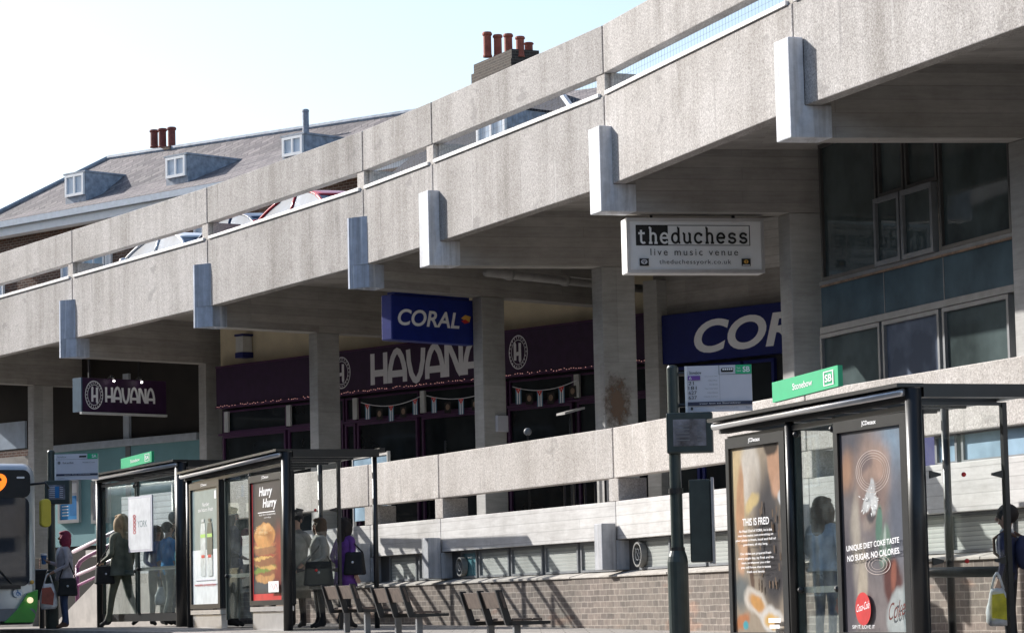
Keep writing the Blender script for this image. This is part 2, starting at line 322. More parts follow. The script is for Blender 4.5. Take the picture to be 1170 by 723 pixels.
# ------------------------------------------------------------------ mesh builder
SPLIT = {'glazing_bar','hanger','clamp','pale_mullion','marker_dot','bulb','joint_seal','gap_bar','spandrel_joint','window_rail','mullion','gap_post','eye','coping_stone'}
class MB:
    def __init__(s): s.v = []; s.f = []; s.m = []
    def add(s, vs, fs, mi=0):
        o = len(s.v); s.v += [V(p) for p in vs]; s.f += [tuple(i+o for i in f) for f in fs]; s.m += [mi]*len(fs)
    def box8(s, b, t, mi=0):
        s.add(list(b)+list(t), [(3,2,1,0),(4,5,6,7),(0,1,5,4),(1,2,6,5),(2,3,7,6),(3,0,4,7)], mi)
    def box(s, c, e, mi=0, rz=0):
        cx, cy, cz = c; hx, hy, hz = e[0]/2, e[1]/2, e[2]/2; ca, sa = math.cos(rz), math.sin(rz)
        q = [(cx+ca*x-sa*y, cy+sa*x+ca*y) for x, y in ((-hx,-hy),(hx,-hy),(hx,hy),(-hx,hy))]
        s.box8([(x,y,cz-hz) for x,y in q], [(x,y,cz+hz) for x,y in q], mi)
    def prism(s, pts, z0, z1, mi=0):
        n = len(pts)
        s.add([(p[0],p[1],z0) for p in pts]+[(p[0],p[1],z1) for p in pts],
              [tuple(range(n))[::-1], tuple(range(n,2*n))]+[(i,(i+1)%n,n+(i+1)%n,n+i) for i in range(n)], mi)
    def extrude(s, loop, vec, mi=0):
        n = len(loop); vec = V(vec)
        s.add([V(p) for p in loop]+[V(p)+vec for p in loop],
              [tuple(range(n))[::-1], tuple(range(n,2*n))]+[(i,(i+1)%n,n+(i+1)%n,n+i) for i in range(n)], mi)
    def tube(s, path, r, n=8, mi=0):
        path = [V(p) for p in path]; rs = r if isinstance(r, (list,tuple)) else [r]*len(path)
        vs = []; fs = []; prev = None
        for i, p in enumerate(path):
            d = (path[min(i+1,len(path)-1)]-path[max(i-1,0)]).normalized()
            if prev is None:
                a = V((0,0,1)) if abs(d.z) < .9 else V((1,0,0)); x = d.cross(a).normalized()
            else:
                x = (prev-d*prev.dot(d)).normalized()
            prev = x; y = d.cross(x)
            for k in range(n):
                t = 2*math.pi*k/n; vs.append(p+(x*math.cos(t)+y*math.sin(t))*rs[i])
        for i in range(len(path)-1):
            for k in range(n):
                fs.append((i*n+k, i*n+(k+1)%n, (i+1)*n+(k+1)%n, (i+1)*n+k))
        fs.append(tuple(range(n))[::-1]); fs.append(tuple(range((len(path)-1)*n, len(path)*n)))
        s.add(vs, fs, mi)
    def lathe(s, prof, n=16, mi=0, c=(0,0,0), rx=1, ry=1):
        vs = []; fs = []
        for r, z in prof:
            for k in range(n):
                t = 2*math.pi*k/n; vs.append((c[0]+r*rx*math.cos(t), c[1]+r*ry*math.sin(t), c[2]+z))
        for i in range(len(prof)-1):
            for k in range(n): fs.append((i*n+k, i*n+(k+1)%n, (i+1)*n+(k+1)%n, (i+1)*n+k))
        fs.append(tuple(range(n))[::-1]); fs.append(tuple(range((len(prof)-1)*n, len(prof)*n)))
        s.add(vs, fs, mi)
    def ell(s, c, r, mi=0, n=12, m=8, jit=0, rot=None):
        vs = []; fs = []; c = V(c)
        for i in range(1, m):
            ph = math.pi*i/m
            for k in range(n):
                t = 2*math.pi*k/n; j = 1+random.uniform(-jit, jit)
                q = V((r[0]*math.sin(ph)*math.cos(t)*j, r[1]*math.sin(ph)*math.sin(t)*j, r[2]*math.cos(ph)*j))
                if rot: q = rot @ q
                vs.append(c+q)
        tp = len(vs); q1 = V((0,0,r[2])); q2 = V((0,0,-r[2]))
        if rot: q1 = rot @ q1; q2 = rot @ q2
        vs += [c+q1, c+q2]
        for i in range(m-2):
            for k in range(n): fs.append((i*n+k, (i+1)*n+k, (i+1)*n+(k+1)%n, i*n+(k+1)%n))
        for k in range(n):
            fs.append((tp, k, (k+1)%n)); fs.append((tp+1, (m-2)*n+(k+1)%n, (m-2)*n+k))
        s.add(vs, fs, mi)
    def build(s, name, mats, parent=None, smooth=False, bevel=0, recalc=True, uvf=None):
        if name in SPLIT:
            par = list(range(len(s.v)))
            def find(i):
                while par[i] != i: par[i] = par[par[i]]; i = par[i]
                return i
            for f in s.f:
                for q in f[1:]: par[find(q)] = find(f[0])
            isl = {}
            for f, m in zip(s.f, s.m): isl.setdefault(find(f[0]), []).append((f, m))
            if len(isl) > 1:
                last = None
                for fs in isl.values():
                    sub = MB(); idx = {}
                    for f, m in fs:
                        for q in f:
                            if q not in idx: idx[q] = len(sub.v); sub.v.append(s.v[q])
                        sub.f.append(tuple(idx[q] for q in f)); sub.m.append(m)
                    last = sub.build(name, mats, parent, smooth, bevel, recalc, uvf)
                return last
        me = bpy.data.meshes.new(name)
        if not isinstance(mats, (list,tuple)): mats = [mats]
        vs = s.v; org = V((0,0,0))
        if parent is None:
            xs = [p.x for p in vs]; ys = [p.y for p in vs]; zs = [p.z for p in vs]
            org = V(((min(xs)+max(xs))/2, (min(ys)+max(ys))/2, min(zs)))
        me.from_pydata([tuple(p-org) for p in vs], [], s.f)
        for m in mats: me.materials.append(M[m] if isinstance(m, str) else m)
        me.polygons.foreach_set('material_index', s.m)
        if recalc:
            bm = bmesh.new(); bm.from_mesh(me); bmesh.ops.recalc_face_normals(bm, faces=bm.faces); bm.to_mesh(me); bm.free()
        uvl = me.uv_layers.new(name='UVMap').data
        for p in me.polygons:
            nn = p.normal
            if uvf:
                for li in p.loop_indices: uvl[li].uv = uvf(me.vertices[me.loops[li].vertex_index].co+org)
                continue
            if abs(nn.z) < .75:
                tx = V((-nn.y, nn.x, 0)); tx = tx.normalized() if tx.length > 1e-6 else V((1,0,0))
                sl = max(.3, math.sqrt(max(0, 1-nn.z*nn.z)))
                for li in p.loop_indices:
                    co = me.vertices[me.loops[li].vertex_index].co+org; uvl[li].uv = (co.dot(tx), co.z/sl)
            else:
                for li in p.loop_indices:
                    co = me.vertices[me.loops[li].vertex_index].co+org; uvl[li].uv = (co.x, co.y)
        if smooth: me.polygons.foreach_set('use_smooth', [True]*len(me.polygons))
        o = bpy.data.objects.new(name, me); C.objects.link(o); o.location = org
        if parent is not None: attach(o, parent)
        if bevel:
            b = o.modifiers.new('Bevel', 'BEVEL'); b.width = bevel; b.segments = 2; b.limit_method = 'ANGLE'
        return o
def wm(o):
    m = o.matrix_basis.copy()
    if o.parent: m = wm(o.parent) @ o.matrix_parent_inverse @ m
    return m
def attach(o, parent):
    o.parent = parent; o.matrix_parent_inverse = wm(parent).inverted()
def tag(o, label=None, cat=None, group=None, kind=None):
    if label: o['label'] = label
    if cat: o['category'] = cat
    if group: o['group'] = group
    if kind: o['kind'] = kind
    return o
def empty(name, loc, rz=0, label=None, cat=None, group=None):
    o = bpy.data.objects.new(name, None); C.objects.link(o); o.location = loc; o.rotation_euler = (0,0,rz)
    o.empty_display_size = .2
    return tag(o, label, cat, group)
def copy_tree(o, parent=None):
    c = o.copy(); C.objects.link(c)
    if parent is not None: c.parent = parent
    for ch in [x for x in C.objects if x.parent == o]: copy_tree(ch, c)
    return c

# ------------------------------------------------------------------ vertical frames
class Fr:
    """a vertical plane through two plan points; u along, d towards the camera side, z up; k scales all three"""
    def __init__(s, a, b, k=1.0):
        s.a = V((a[0], a[1])); b = V((b[0], b[1])); s.t = (b-s.a).normalized(); s.k = k
        s.len = (b-s.a).length/k
        n = V((-s.t.y, s.t.x)); s.n = n if n.dot(-s.a) > 0 else -n
    def p(s, u, z, d=0):
        q = s.a+(s.t*u+s.n*d)*s.k; return V((q.x, q.y, z*s.k))
    def px(s, x, y, d=0):
        r = ray(x, y); h = V((r.x, r.y)); a = s.a+s.n*d*s.k
        lam = a.dot(s.n)/h.dot(s.n); q = h*lam
        return (q-a).dot(s.t)/s.k, r.z*lam/s.k
    def uz(s, x, z, d=0):
        """u where the screen column x meets height z"""
        y = 600
        for _ in range(12):
            u, zz = s.px(x, y, d); u2, z2 = s.px(x, y-1, d); y -= (z-zz)/(z2-zz)
        return s.px(x, y, d)[0]
    def box(s, mb, u0, u1, d0, d1, z0, z1, mi=0):
        b = [s.p(u0,z0,d0), s.p(u1,z0,d0), s.p(u1,z0,d1), s.p(u0,z0,d1)]
        t = [s.p(u0,z1,d0), s.p(u1,z1,d0), s.p(u1,z1,d1), s.p(u0,z1,d1)]
        mb.box8(b, t, mi)
    def slant(s, mb, u0, u1, d0, d1, z0a, z0b, z1a, z1b, mi=0):
        b = [s.p(u0,z0a,d0), s.p(u1,z0b,d0), s.p(u1,z0b,d1), s.p(u0,z0a,d1)]
        t = [s.p(u0,z1a,d0), s.p(u1,z1b,d0), s.p(u1,z1b,d1), s.p(u0,z1a,d1)]
        mb.box8(b, t, mi)
    def panel(s, u0, z0, u1, z1, d):
        return Pn(s.p(u0,z0,d), V((s.t.x,s.t.y,0)), V((0,0,1)), V((s.n.x,s.n.y,0)), (u1-u0)*s.k, (z1-z0)*s.k)

# ------------------------------------------------------------------ flat artwork and lettering
_tc = {}
def glyphs(txt, bold=0.0, shear=0.0, space=1.0):
    key = (txt, bold, shear, space)
    if key in _tc: return _tc[key]
    cu = bpy.data.curves.new('tmp', 'FONT'); cu.body = txt; cu.offset = bold; cu.shear = shear; cu.space_character = space
    cu.resolution_u = 6; cu.extrude = 0; cu.fill_mode = 'FRONT'
    ob = bpy.data.objects.new('tmp', cu); C.objects.link(ob)
    dg = bpy.context.evaluated_depsgraph_get(); dg.update()
    me = bpy.data.meshes.new_from_object(ob.evaluated_get(dg))
    vs = [(v.co.x, v.co.y) for v in me.vertices]; fs = [tuple(p.vertices) for p in me.polygons]
    bpy.data.objects.remove(ob); bpy.data.curves.remove(cu); bpy.data.meshes.remove(me)
    x0 = min(v[0] for v in vs); x1 = max(v[0] for v in vs); y0 = min(v[1] for v in vs); y1 = max(v[1] for v in vs)
    _tc[key] = (vs, fs, x0, x1, y0, y1); return _tc[key]

class Pn:
    """a flat panel: unit square coordinates (0..1) over w x h metres"""
    def __init__(s, o, ex, ey, n, w, h): s.o=o; s.ex=ex; s.ey=ey; s.n=n; s.w=w; s.h=h; s.lay=0
    def q(s, x, y, e): return s.o+s.ex*(x*s.w)+s.ey*(y*s.h)+s.n*e
    def uv(s, co): r_ = co-s.o; return (r_.dot(s.ex)/s.w, r_.dot(s.ey)/s.h)
    def nl(s): s.lay += 1; return .002+s.lay*.0008
    def poly(s, mb, pts, mi):
        e = s.nl(); mb.add([s.q(x,y,e) for x,y in pts], [tuple(range(len(pts)))], mi)
    def rect(s, mb, x0, y0, x1, y1, mi): s.poly(mb, [(x0,y0),(x1,y0),(x1,y1),(x0,y1)], mi)
    def oval(s, mb, cx, cy, rx, ry, mi, n=28, a0=0, a1=2*math.pi):
        s.poly(mb, [(cx+rx*math.cos(a0+(a1-a0)*i/n), cy+ry*math.sin(a0+(a1-a0)*i/n)) for i in range(n)], mi)
    def ring(s, mb, cx, cy, rx, ry, w, mi, n=36):
        e = s.nl(); vs = []
        for i in range(n):
            t = 2*math.pi*i/n
            vs += [s.q(cx+rx*math.cos(t), cy+ry*math.sin(t), e), s.q(cx+rx*(1-w)*math.cos(t), cy+ry*(1-w)*math.sin(t), e)]
        mb.add(vs, [(2*i, 2*((i+1)%n), 2*((i+1)%n)+1, 2*i+1) for i in range(n)], mi)
    def text(s, mb, txt, x0, y0, x1, y1, mi, bold=0.0, shear=0.0, space=1.0, rot=0, fit=True):
        """lettering stretched into the given box"""
        vs, fs, a0, a1, b0, b1 = glyphs(txt, bold, shear, space); e = s.nl(); out = []
        for vx, vy in vs:
            x = x0+(vx-a0)/(a1-a0)*(x1-x0); y = y0+(vy-b0)/max(1e-6,(b1-b0))*(y1-y0)
            if rot: y += (x-x0)*rot
            out.append(s.q(x, y, e))
        mb.add(out, fs, mi)
    def strokes(s, mb, paths, x0, y0, x1, y1, mi, wd):
        """letters drawn as ribbons; paths are in a unit box, wd is the width in metres"""
        for path in paths:
            e = s.nl(); P = [((x0+(x1-x0)*x)*s.w, (y0+(y1-y0)*y)*s.h) for x, y in path]
            vs = []
            for i in range(len(P)):
                ax, ay = P[max(0,i-1)]; bx, by = P[min(len(P)-1,i+1)]; dx, dy = bx-ax, by-ay; l = math.hypot(dx,dy) or 1
                nx, ny = -dy/l*wd/2, dx/l*wd/2
                vs += [s.o+s.ex*(P[i][0]+nx)+s.ey*(P[i][1]+ny)+s.n*e, s.o+s.ex*(P[i][0]-nx)+s.ey*(P[i][1]-ny)+s.n*e]
            mb.add(vs, [(2*i,2*i+1,2*i+3,2*i+2) for i in range(len(P)-1)], mi)
def arc(cx, cy, rx, ry, a0, a1, n=10):
    return [(cx+rx*math.cos(R(a0+(a1-a0)*i/n)), cy+ry*math.sin(R(a0+(a1-a0)*i/n))) for i in range(n+1)]
def shift(paths, dx, sx): return [[(dx+x*sx, y) for x, y in p] for p in paths]
DECO = {
 'H': [[(.1,0),(.1,1)], [(.9,0),(.9,1)], [(.1,.36),(.9,.36)]],
 'A': [[(.04,0)]+[(.04,.35),(.1,.55),(.22,.8),(.38,.96),(.5,1),(.62,.96),(.78,.8),(.9,.55),(.96,.35)]+[(.96,0)], [(.04,.28),(.96,.28)]],
 'V': [[(.04,1),(.08,.6),(.22,.22),(.4,.03),(.5,0),(.6,.03),(.78,.22),(.92,.6),(.96,1)]],
 'N': [[(.08,0),(.08,1)], [(.08,.96),(.25,.93),(.5,.6),(.75,.2),(.92,.04)], [(.92,0),(.92,1)]],
}
def havana(pn, mb, x0, y0, x1, y1, mi, wd):
    n = 6; g = .16
    for i, ch in enumerate('HAVANA'):
        c = (x1-x0)/(n+(n-1)*g*.9); a = x0+i*c*(1+g*.9)
        pn.strokes(mb, DECO[ch], a, y0, a+c, y1, mi, wd)
def slab_letter(ch):
    b = {'stem':None}
    if ch == 't': return [[(.42,1.35),(.42,.25)]+arc(.67,.25,.25,.25,180,320), [(.1,1),(.85,1)]]
    if ch == 'h': return [[(.2,0),(.2,1.6)], [(.2,.7)]+arc(.5,.68,.3,.32,150,0)+[(.8,0)], [(0,0),(.4,0)], [(.62,0),(1,0)], [(.02,1.58),(.2,1.58)]]
    if ch == 'e': return [[(.08,.52),(.92,.52)]+arc(.5,.5,.42,.5,10,320,18)]
    if ch == 'd': return [arc(.45,.5,.38,.5,0,360,20), [(.83,0),(.83,1.6)], [(.66,1.58),(.83,1.58)], [(.83,.02),(1,.02)]]
    if ch == 'u': return [[(.18,1),(.18,.35)]+arc(.5,.35,.32,.35,180,350)+[(.82,.5)], [(.82,1),(.82,0)], [(0,.98),(.18,.98)], [(.64,.98),(.82,.98)], [(.82,.02),(1,.02)]]
    if ch == 'c': return [arc(.52,.5,.42,.5,40,325,18), [(.84,.98),(.84,.7)]]
    if ch == 's': return [arc(.5,.74,.34,.25,25,250,12)+arc(.5,.26,.36,.26,80,-150,12), [(.8,.98),(.8,.74)], [(.16,.02),(.16,.28)]]
    return []

# ================================================================== ground, road
GZ = lambda y: -.16-.0125*(51-min(y,51))
kerb = [(-40,106),(-24,80),(-12.9,59.7),(-8.35,50.8),(-6.3,47.0),(-4.35,43.4),(-2.9,39.6),(-1.0,33.7),(1.0,29.9),(2.55,26.2),(5.0,18),(8.5,6),(14,-14)]
rd = MB(); ys = [-60,-14,0,20,35,51,120,260,700]
for a, b in zip(ys, ys[1:]):
    rd.add([(-400,a,GZ(a)-.125),(400,a,GZ(a)-.125),(400,b,GZ(b)-.125),(-400,b,GZ(b)-.125)], [(0,1,2,3)])
tag(rd.build('road', 'asphalt'), kind='structure')
pv = MB(); kb = MB()
for (ax, ay), (bx, by) in zip(kerb, kerb[1:]):
    pv.add([(ax+.07,ay,GZ(ay)),(60,ay,GZ(ay)),(60,by,GZ(by)),(bx+.07,by,GZ(by))], [(0,1,2,3)])
    kb.box8([(ax-.08,ay,GZ(ay)-.2),(ax+.08,ay,GZ(ay)-.2),(bx+.08,by,GZ(by)-.2),(bx-.08,by,GZ(by)-.2)],
            [(ax-.08,ay,GZ(ay)+.004),(ax+.08,ay,GZ(ay)+.004),(bx+.08,by,GZ(by)+.004),(bx-.08,by,GZ(by)+.004)])
tag(pv.build('pavement', 'paving'), kind='structure')
tag(kb.build('kerb', 'kerb'), kind='structure')

# ================================================================== the concrete car park building
K = .87
jpx = [(82.5,317.6),(237,274),(415,217),(494,187.5),(690,110),(905,3.8)]
P = []
for x, y in jpx:
    q = at_z(x, y, 7.97*K); P.append(V((q.x,q.y)))
P = [P[0]+(P[0]-P[1])*2.02, P[0]+(P[0]-P[1])*1.0] + P
e = (P[-1]-P[-2]).normalized(); ca, sa = math.cos(R(3)), math.sin(R(3))
e = V((ca*e.x-sa*e.y, sa*e.x+ca*e.y))
P += [P[-1]+e*7.05*K]
P += [P[-1]+e*7.1*K]
NB = len(P)-1                      # bays; P[2] is the joint at x=82, P[7] the one at 905
FB = [Fr(P[i], P[i+1], K) for i in range(NB)]
bpix = {2:((67,412),(228,420)), 3:((223,376),(352,383)), 4:((401,331),(674,352.5)), 5:((480,307),(675,307.6)), 6:((677,245.5),(885,246.5)), 7:((893,163.5),(1165,163.5))}
BD = {}
for k, (a, b) in bpix.items():
    a = at_z(*a, 6.1*K); b = at_z(*b, 6.1*K); BD[k] = V((b.x-a.x, b.y-a.y)).normalized()
BD[0] = BD[1] = BD[2]; BD[8] = BD[9] = BD[7]
bld = empty('car_park_building', (P[5].x+3, P[5].y+3, -.9), 0,
            'long concrete car park building with ramped parapets, fins and recessed ground floor shops', 'building')
def T(k):
    t = V((0,0))
    if k > 0: t += FB[k-1].t
    if k < NB: t += FB[k].t
    return t.normalized()
def off(k, d):
    n = V((0,0))
    if k > 0: n += FB[k-1].n
    if k < NB: n += FB[k].n
    return P[k]+n.normalized()*d*K
# deck and terrace slabs
def slab(name, d0, d1, z0, z1, m, k0=0, k1=NB):
    mb = MB(); mb.prism([off(k,d0) for k in range(k0,k1+1)]+[off(k,d1) for k in range(k1,k0-1,-1)], z0*K, z1*K)
    return mb.build(name, m, bld)
slab('deck_slab', -.24, -17, 7.1, 7.25, 'soffit')
slab('terrace_slab', -.28, -16, 1.42, 1.58, 'board', 2)
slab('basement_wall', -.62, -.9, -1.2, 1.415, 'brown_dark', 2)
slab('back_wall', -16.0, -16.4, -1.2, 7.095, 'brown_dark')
def strip(name, k, d0, d1, z0, z1, m, g0=.018, g1=.018, bev=.012, u0=None, u1=None):
    f = FB[k]; mb = MB(); f.box(mb, g0 if u0 is None else u0, f.len-g1 if u1 is None else u1, d0, d1, z0, z1)
    return mb.build(name, m, bld, bevel=bev)
for k in range(NB):
    f = FB[k]
    strip('parapet_panel', k, -.22, 0, 6.54, 7.97, 'agg')
    strip('coping', k, -.25, .03, 7.973, 8.035, 'coping', .10, .16, .004)
    strip('upper_rail_panel', k, -.20, 0, 8.33, 9.10, 'agg')
    # joint filler behind each gap
    mb = MB(); f.box(mb, f.len-.05, f.len+.05, -.2, -.06, 6.6, 7.9); f.box(mb, f.len-.05, f.len+.05, -.18, -.05, 8.36, 9.07)
    mb.build('joint_seal', 'ink', bld)
    mb = MB(); f.box(mb, f.len-.30, f.len+.02, -.26, -.015, 7.97, 8.33); f.box(mb, f.len+.03, f.len+.09, -.75, -.1, 8.0, 8.33)
    mb.build('gap_post', 'agg2', bld, bevel=.01)
    if k >= 4:
        mb = MB(); w = .0022; u = .1
        while u < f.len-.35: f.box(mb, u, u+w, -.150, -.1495+w, 8.04, 8.33); u += .12
        for z in (8.12,8.22): f.box(mb, .05, f.len-.3, -.157, -.1565+w, z, z+w)
        o = mb.build('mesh_guard', 'frame_mid', bld)
# terrace parapet (lower): starts at the ramp
uA = FB[2].uz(212, 2.4)
for k in range(2, NB):
    f = FB[k]; u0 = uA if k == 2 else None
    strip('terrace_panel', k, -.2, 0, 1.98, 2.76, 'agg2', u0=u0)
    strip('terrace_band', k, -.25, -.02, 1.03, 1.62, 'board_white', .008, .008, .008, u0=u0)
    mb = MB(); f.box(mb, f.len-.03, f.len+.03, -.16, -.05, 2.0, 2.72); mb.build('joint_seal', 'ink', bld)
    mb = MB(); f.box(mb, f.len-.22, f.len+.14, -.5, -.012, 1.62, 1.98); mb.build('gap_block', 'agg2', bld, bevel=.01)
# fins and beams
def pl(v): return (v.x, v.y)
for k in range(1, NB):
    t = T(k); b = BD[k]; n = -V((t.y, -t.x)); n = n if n.dot(-P[k]) > 0 else -n
    wedge = k <= 4
    w = .46*K; fd = .40 if wedge else .36
    FL = P[k]-t*(w*.34 if not wedge else w*.62)+n*(.22*K); FRr = FL+t*w
    base_l = P[k]-t*(w*.34 if not wedge else w*.62)
    if wedge: FRr = FL+t*(.07*K); base_r = base_l+t*w
    else: base_r = base_l+t*w
    mb = MB()
    if wedge:
        mb.prism([pl(FL), pl(FRr), pl(base_r+n*.003), pl(base_l+n*.003)], 6.54*K, 7.45*K)
        mb.prism([pl(FL), pl(FRr), pl(base_r+b*(.02*K)), pl(base_r+b*(fd*K)), pl(base_l+b*(fd*K))], 6.1*K, 6.5398*K)
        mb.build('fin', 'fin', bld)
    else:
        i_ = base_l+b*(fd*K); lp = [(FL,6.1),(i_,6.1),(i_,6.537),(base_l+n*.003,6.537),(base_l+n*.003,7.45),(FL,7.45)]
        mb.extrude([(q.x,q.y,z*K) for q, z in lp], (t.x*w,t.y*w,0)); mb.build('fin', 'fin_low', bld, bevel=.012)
    mb = MB(); i = t*.015
    mb.prism([pl(base_l+b*(fd*K)+i), pl(base_r+b*(fd*K)-i), pl(base_r+b*(9*K)-i), pl(base_l+b*(9*K)+i)], 6.103*K, 7.098*K)
    mb.prism([pl(base_l+b*(.23*K)+i), pl(base_r+b*(.23*K)-i), pl(base_r+b*((fd-.003)*K)-i), pl(base_l+b*((fd-.003)*K)+i)], 6.542*K, 7.098*K)
    mb.build('beam', 'board', bld, bevel=.0)
    # column under the beam
    colx = {1:(31,444),2:(226,420),3:(352,384),4:(539,342),5:(675,308),6:(888,246),7:(1151,163.5)}
    if k in colx:
        s0 = Fr((base_l.x,base_l.y), (base_l.x+b.x,base_l.y+b.y)).uz(colx[k][0]+.5, 6.1*K)
        c0 = base_l+b*s0; mb = MB(); cw = t*(w*.92); cd = b*(.62*K)
        mb.prism([pl(c0), pl(c0+cw), pl(c0+cw+cd), pl(c0+cd)], 1.58*K, 6.1*K)
        mb.build('column', 'column', bld, bevel=.015)
        if k == 5:  COL5 = (c0+cw, b)
        if k == 6: W_A = c0+cw*.9+cd*.3
        if k == 7: W_B = c0+cw*.3+cd*.3
        if k == 4: COL4 = (c0+cw, b)
        if k == 3: COL3 = (c0+cw, b)
    # lower fin
    if k >= 3:
        mb = MB(); FL2 = P[k]-t*(w*.5)+n*(.26*K); b2 = -n
        mb.prism([pl(FL2), pl(FL2+t*w*.68), pl(FL2+t*w*.68+b2*(.24*K)), pl(FL2+b2*(.24*K))], .56*K, 1.28*K)
        mb.prism([pl(FL2+t*.005+b2*(.245*K)), pl(FL2+t*w*.68-t*.005+b2*(.245*K)), pl(FL2+t*w*.68-t*.005+b2*(.85*K)), pl(FL2+t*.005+b2*(.85*K))], .56*K, 1.02*K)
        mb.build('lower_fin', 'fin_base', bld, bevel=.012)
# basement windows between the band and the brick plinth
dW = -.17
for k in range(3, NB-1):
    f = FB[k]; L_ = f.len
    mb = MB(); f.box(mb, -.02, L_+.02, dW-.08, dW-.03, .5, 1.06); mb.build('window_backing', 'frame_grey', bld)
    u = .62 if k != 3 else 1.9; i = 0
    while u < L_-.5:
        w = 1.32 if i or k != 5 else .72; w = min(w, L_-.25-u)
        if k == 3: w = min(.75, L_-.2-u)
        if w < .35: break
        fr = MB()
        for (a, b_, c, d_) in ((u,u+w,.55,.585),(u,u+w,.985,1.02),(u,u+.045,.585,.985),(u+w-.045,u+w,.585,.985)): f.box(fr, a, b_, dW-.03, dW+.03, c, d_)
        fo = fr.build('basement_window', 'frame_mid', bld)
        pm = MB(); f.box(pm, u+.045, u+w-.045, dW-.028, dW-.005, .585, .985)
        mt = 'louvre' if not (k == 5 and i == 0) else 'pane_aqua'
        pm.build('pane', mt, fo)
        u += w+.10; i += 1
# dark bars in the terrace gap, seen between the two lower strips, and light panes further right
f = FB[5]; mb = MB()
for i in range(7):
    u = f.uz(614+i*11.5, 1.8); f.box(mb, u, u+.03, -.5, -.47, 1.58, 2.3)
mb.build('gap_bar', 'black', bld)
for f, xs in ((FB[7], ((1058,1083),(1088,1163))),):
    for x0, x1 in xs:
        u0, u1 = f.uz(x0, 1.8), f.uz(x1, 1.8); fr = MB(); pm = MB()
        for (a, b_, c, d_) in ((u0,u1,1.622,1.65),(u0,u1,1.955,1.978),(u0,u0+.05,1.65,1.955),(u1-.05,u1,1.65,1.955)): f.box(fr, a, b_, -.2, -.12, c, d_)
        fo = fr.build('slot_window', 'frame_mid', bld); f.box(pm, u0+.05, u1-.05, -.17, -.15, 1.65, 1.955); pm.build('pane', 'pane_blue', fo)
mb = MB(); f = FB[6]; f.box(mb, .1, f.len-.3, -3.2, -3.0, 1.585, 2.9); mb.build('inner_wall', 'navy_dark', bld)

# window wall between the two right-hand columns
ww = Fr(W_A, W_B, K)
zt = 7.05; zs1 = ww.px(1152,272.4)[1]; zs0 = ww.px(1153.5,326.6)[1]
def wall_frame(x0, x1, z0, z1, name, pane, dd=0, fw=.055, mat_='frame_grey', arch=False):
    u0, u1 = ww.uz(x0,(z0+z1)/2), ww.uz(x1,(z0+z1)/2); fr = MB(); pm = MB()
    for (a, b_, c, d_) in ((u0,u1,z0,z0+fw),(u0,u1,z1-fw,z1),(u0,u0+fw,z0+fw,z1-fw),(u1-fw,u1,z0+fw,z1-fw)): ww.box(fr, a, b_, dd-.05, dd+.05, c, d_)
    fo = fr.build(name, mat_, bld); ww.box(pm, u0+fw, u1-fw, dd-.02, dd, z0+fw, z1-fw); pm.build('pane', pane, fo); return fo
LW = ww.len; WL = ww.uz(939,5)
wall_frame(940,1004,zs1+.06,zt,'upper_window','pane_teal')
wall_frame(1075,1156,zs1+.06,zt,'upper_window','pane_teal')
zm = ww.px(1040,217)[1]
wall_frame(1005,1034,zs1+.06,zm,'casement','pane_teal',.05,.07,'frame_mid'); wall_frame(1036,1072,zs1+.06,zm,'casement','pane_teal',.05,.07,'frame_mid')
wall_frame(1005,1034,zm+.01,zt,'upper_window','pane_teal'); wall_frame(1036,1072,zm+.01,zt,'upper_window','pane_teal')
mb = MB(); ww.box(mb, WL, LW+.3, -.06, .02, zs0, zs1); mb.build('spandrel', 'spandrel', bld)
mb = MB(); ww.box(mb, WL, LW+.3, -.08, .05, zs1+.002, zs1+.055); ww.box(mb, WL, LW+.3, -.08, .06, zs0-.10, zs0-.002); mb.build('window_rail', 'frame_mid', bld)
mb = MB(); ww.box(mb, WL+.05, LW-.3, .021, .06, zs1-.03, zs1-.002); mb.build('rust_edge', 'stain', bld)
zz = zs0-.11
wall_frame(942,1010,2.3,zz,'lower_window','pane_teal',0,.06,'frame_mid'); wall_frame(1013,1078,2.3,zz,'lower_window','pane_low',0,.06,'frame_mid'); wall_frame(1082,1158,2.3,zz,'lower_window','pane_teal',0,.06,'frame_mid')
mb = MB()
for x in (1012,1080): u = ww.uz(x,4.5); ww.box(mb, u-.012, u+.012, .021, .026, zs0+.01, zs1-.035)
mb.build('spandrel_joint', 'frame_mid', bld)
mb = MB(); ww.box(mb, WL, LW+.3, -.1, .03, 1.585, 2.29); mb.build('window_plinth', 'spandrel', bld)
# next bay to the right: plain dark window wall out to the building's end
mb = MB(); ww.box(mb, LW+.35, LW+9, -.1, 0, 1.585, 6.09); mb.build('end_window_wall', 'pane_dark', bld)

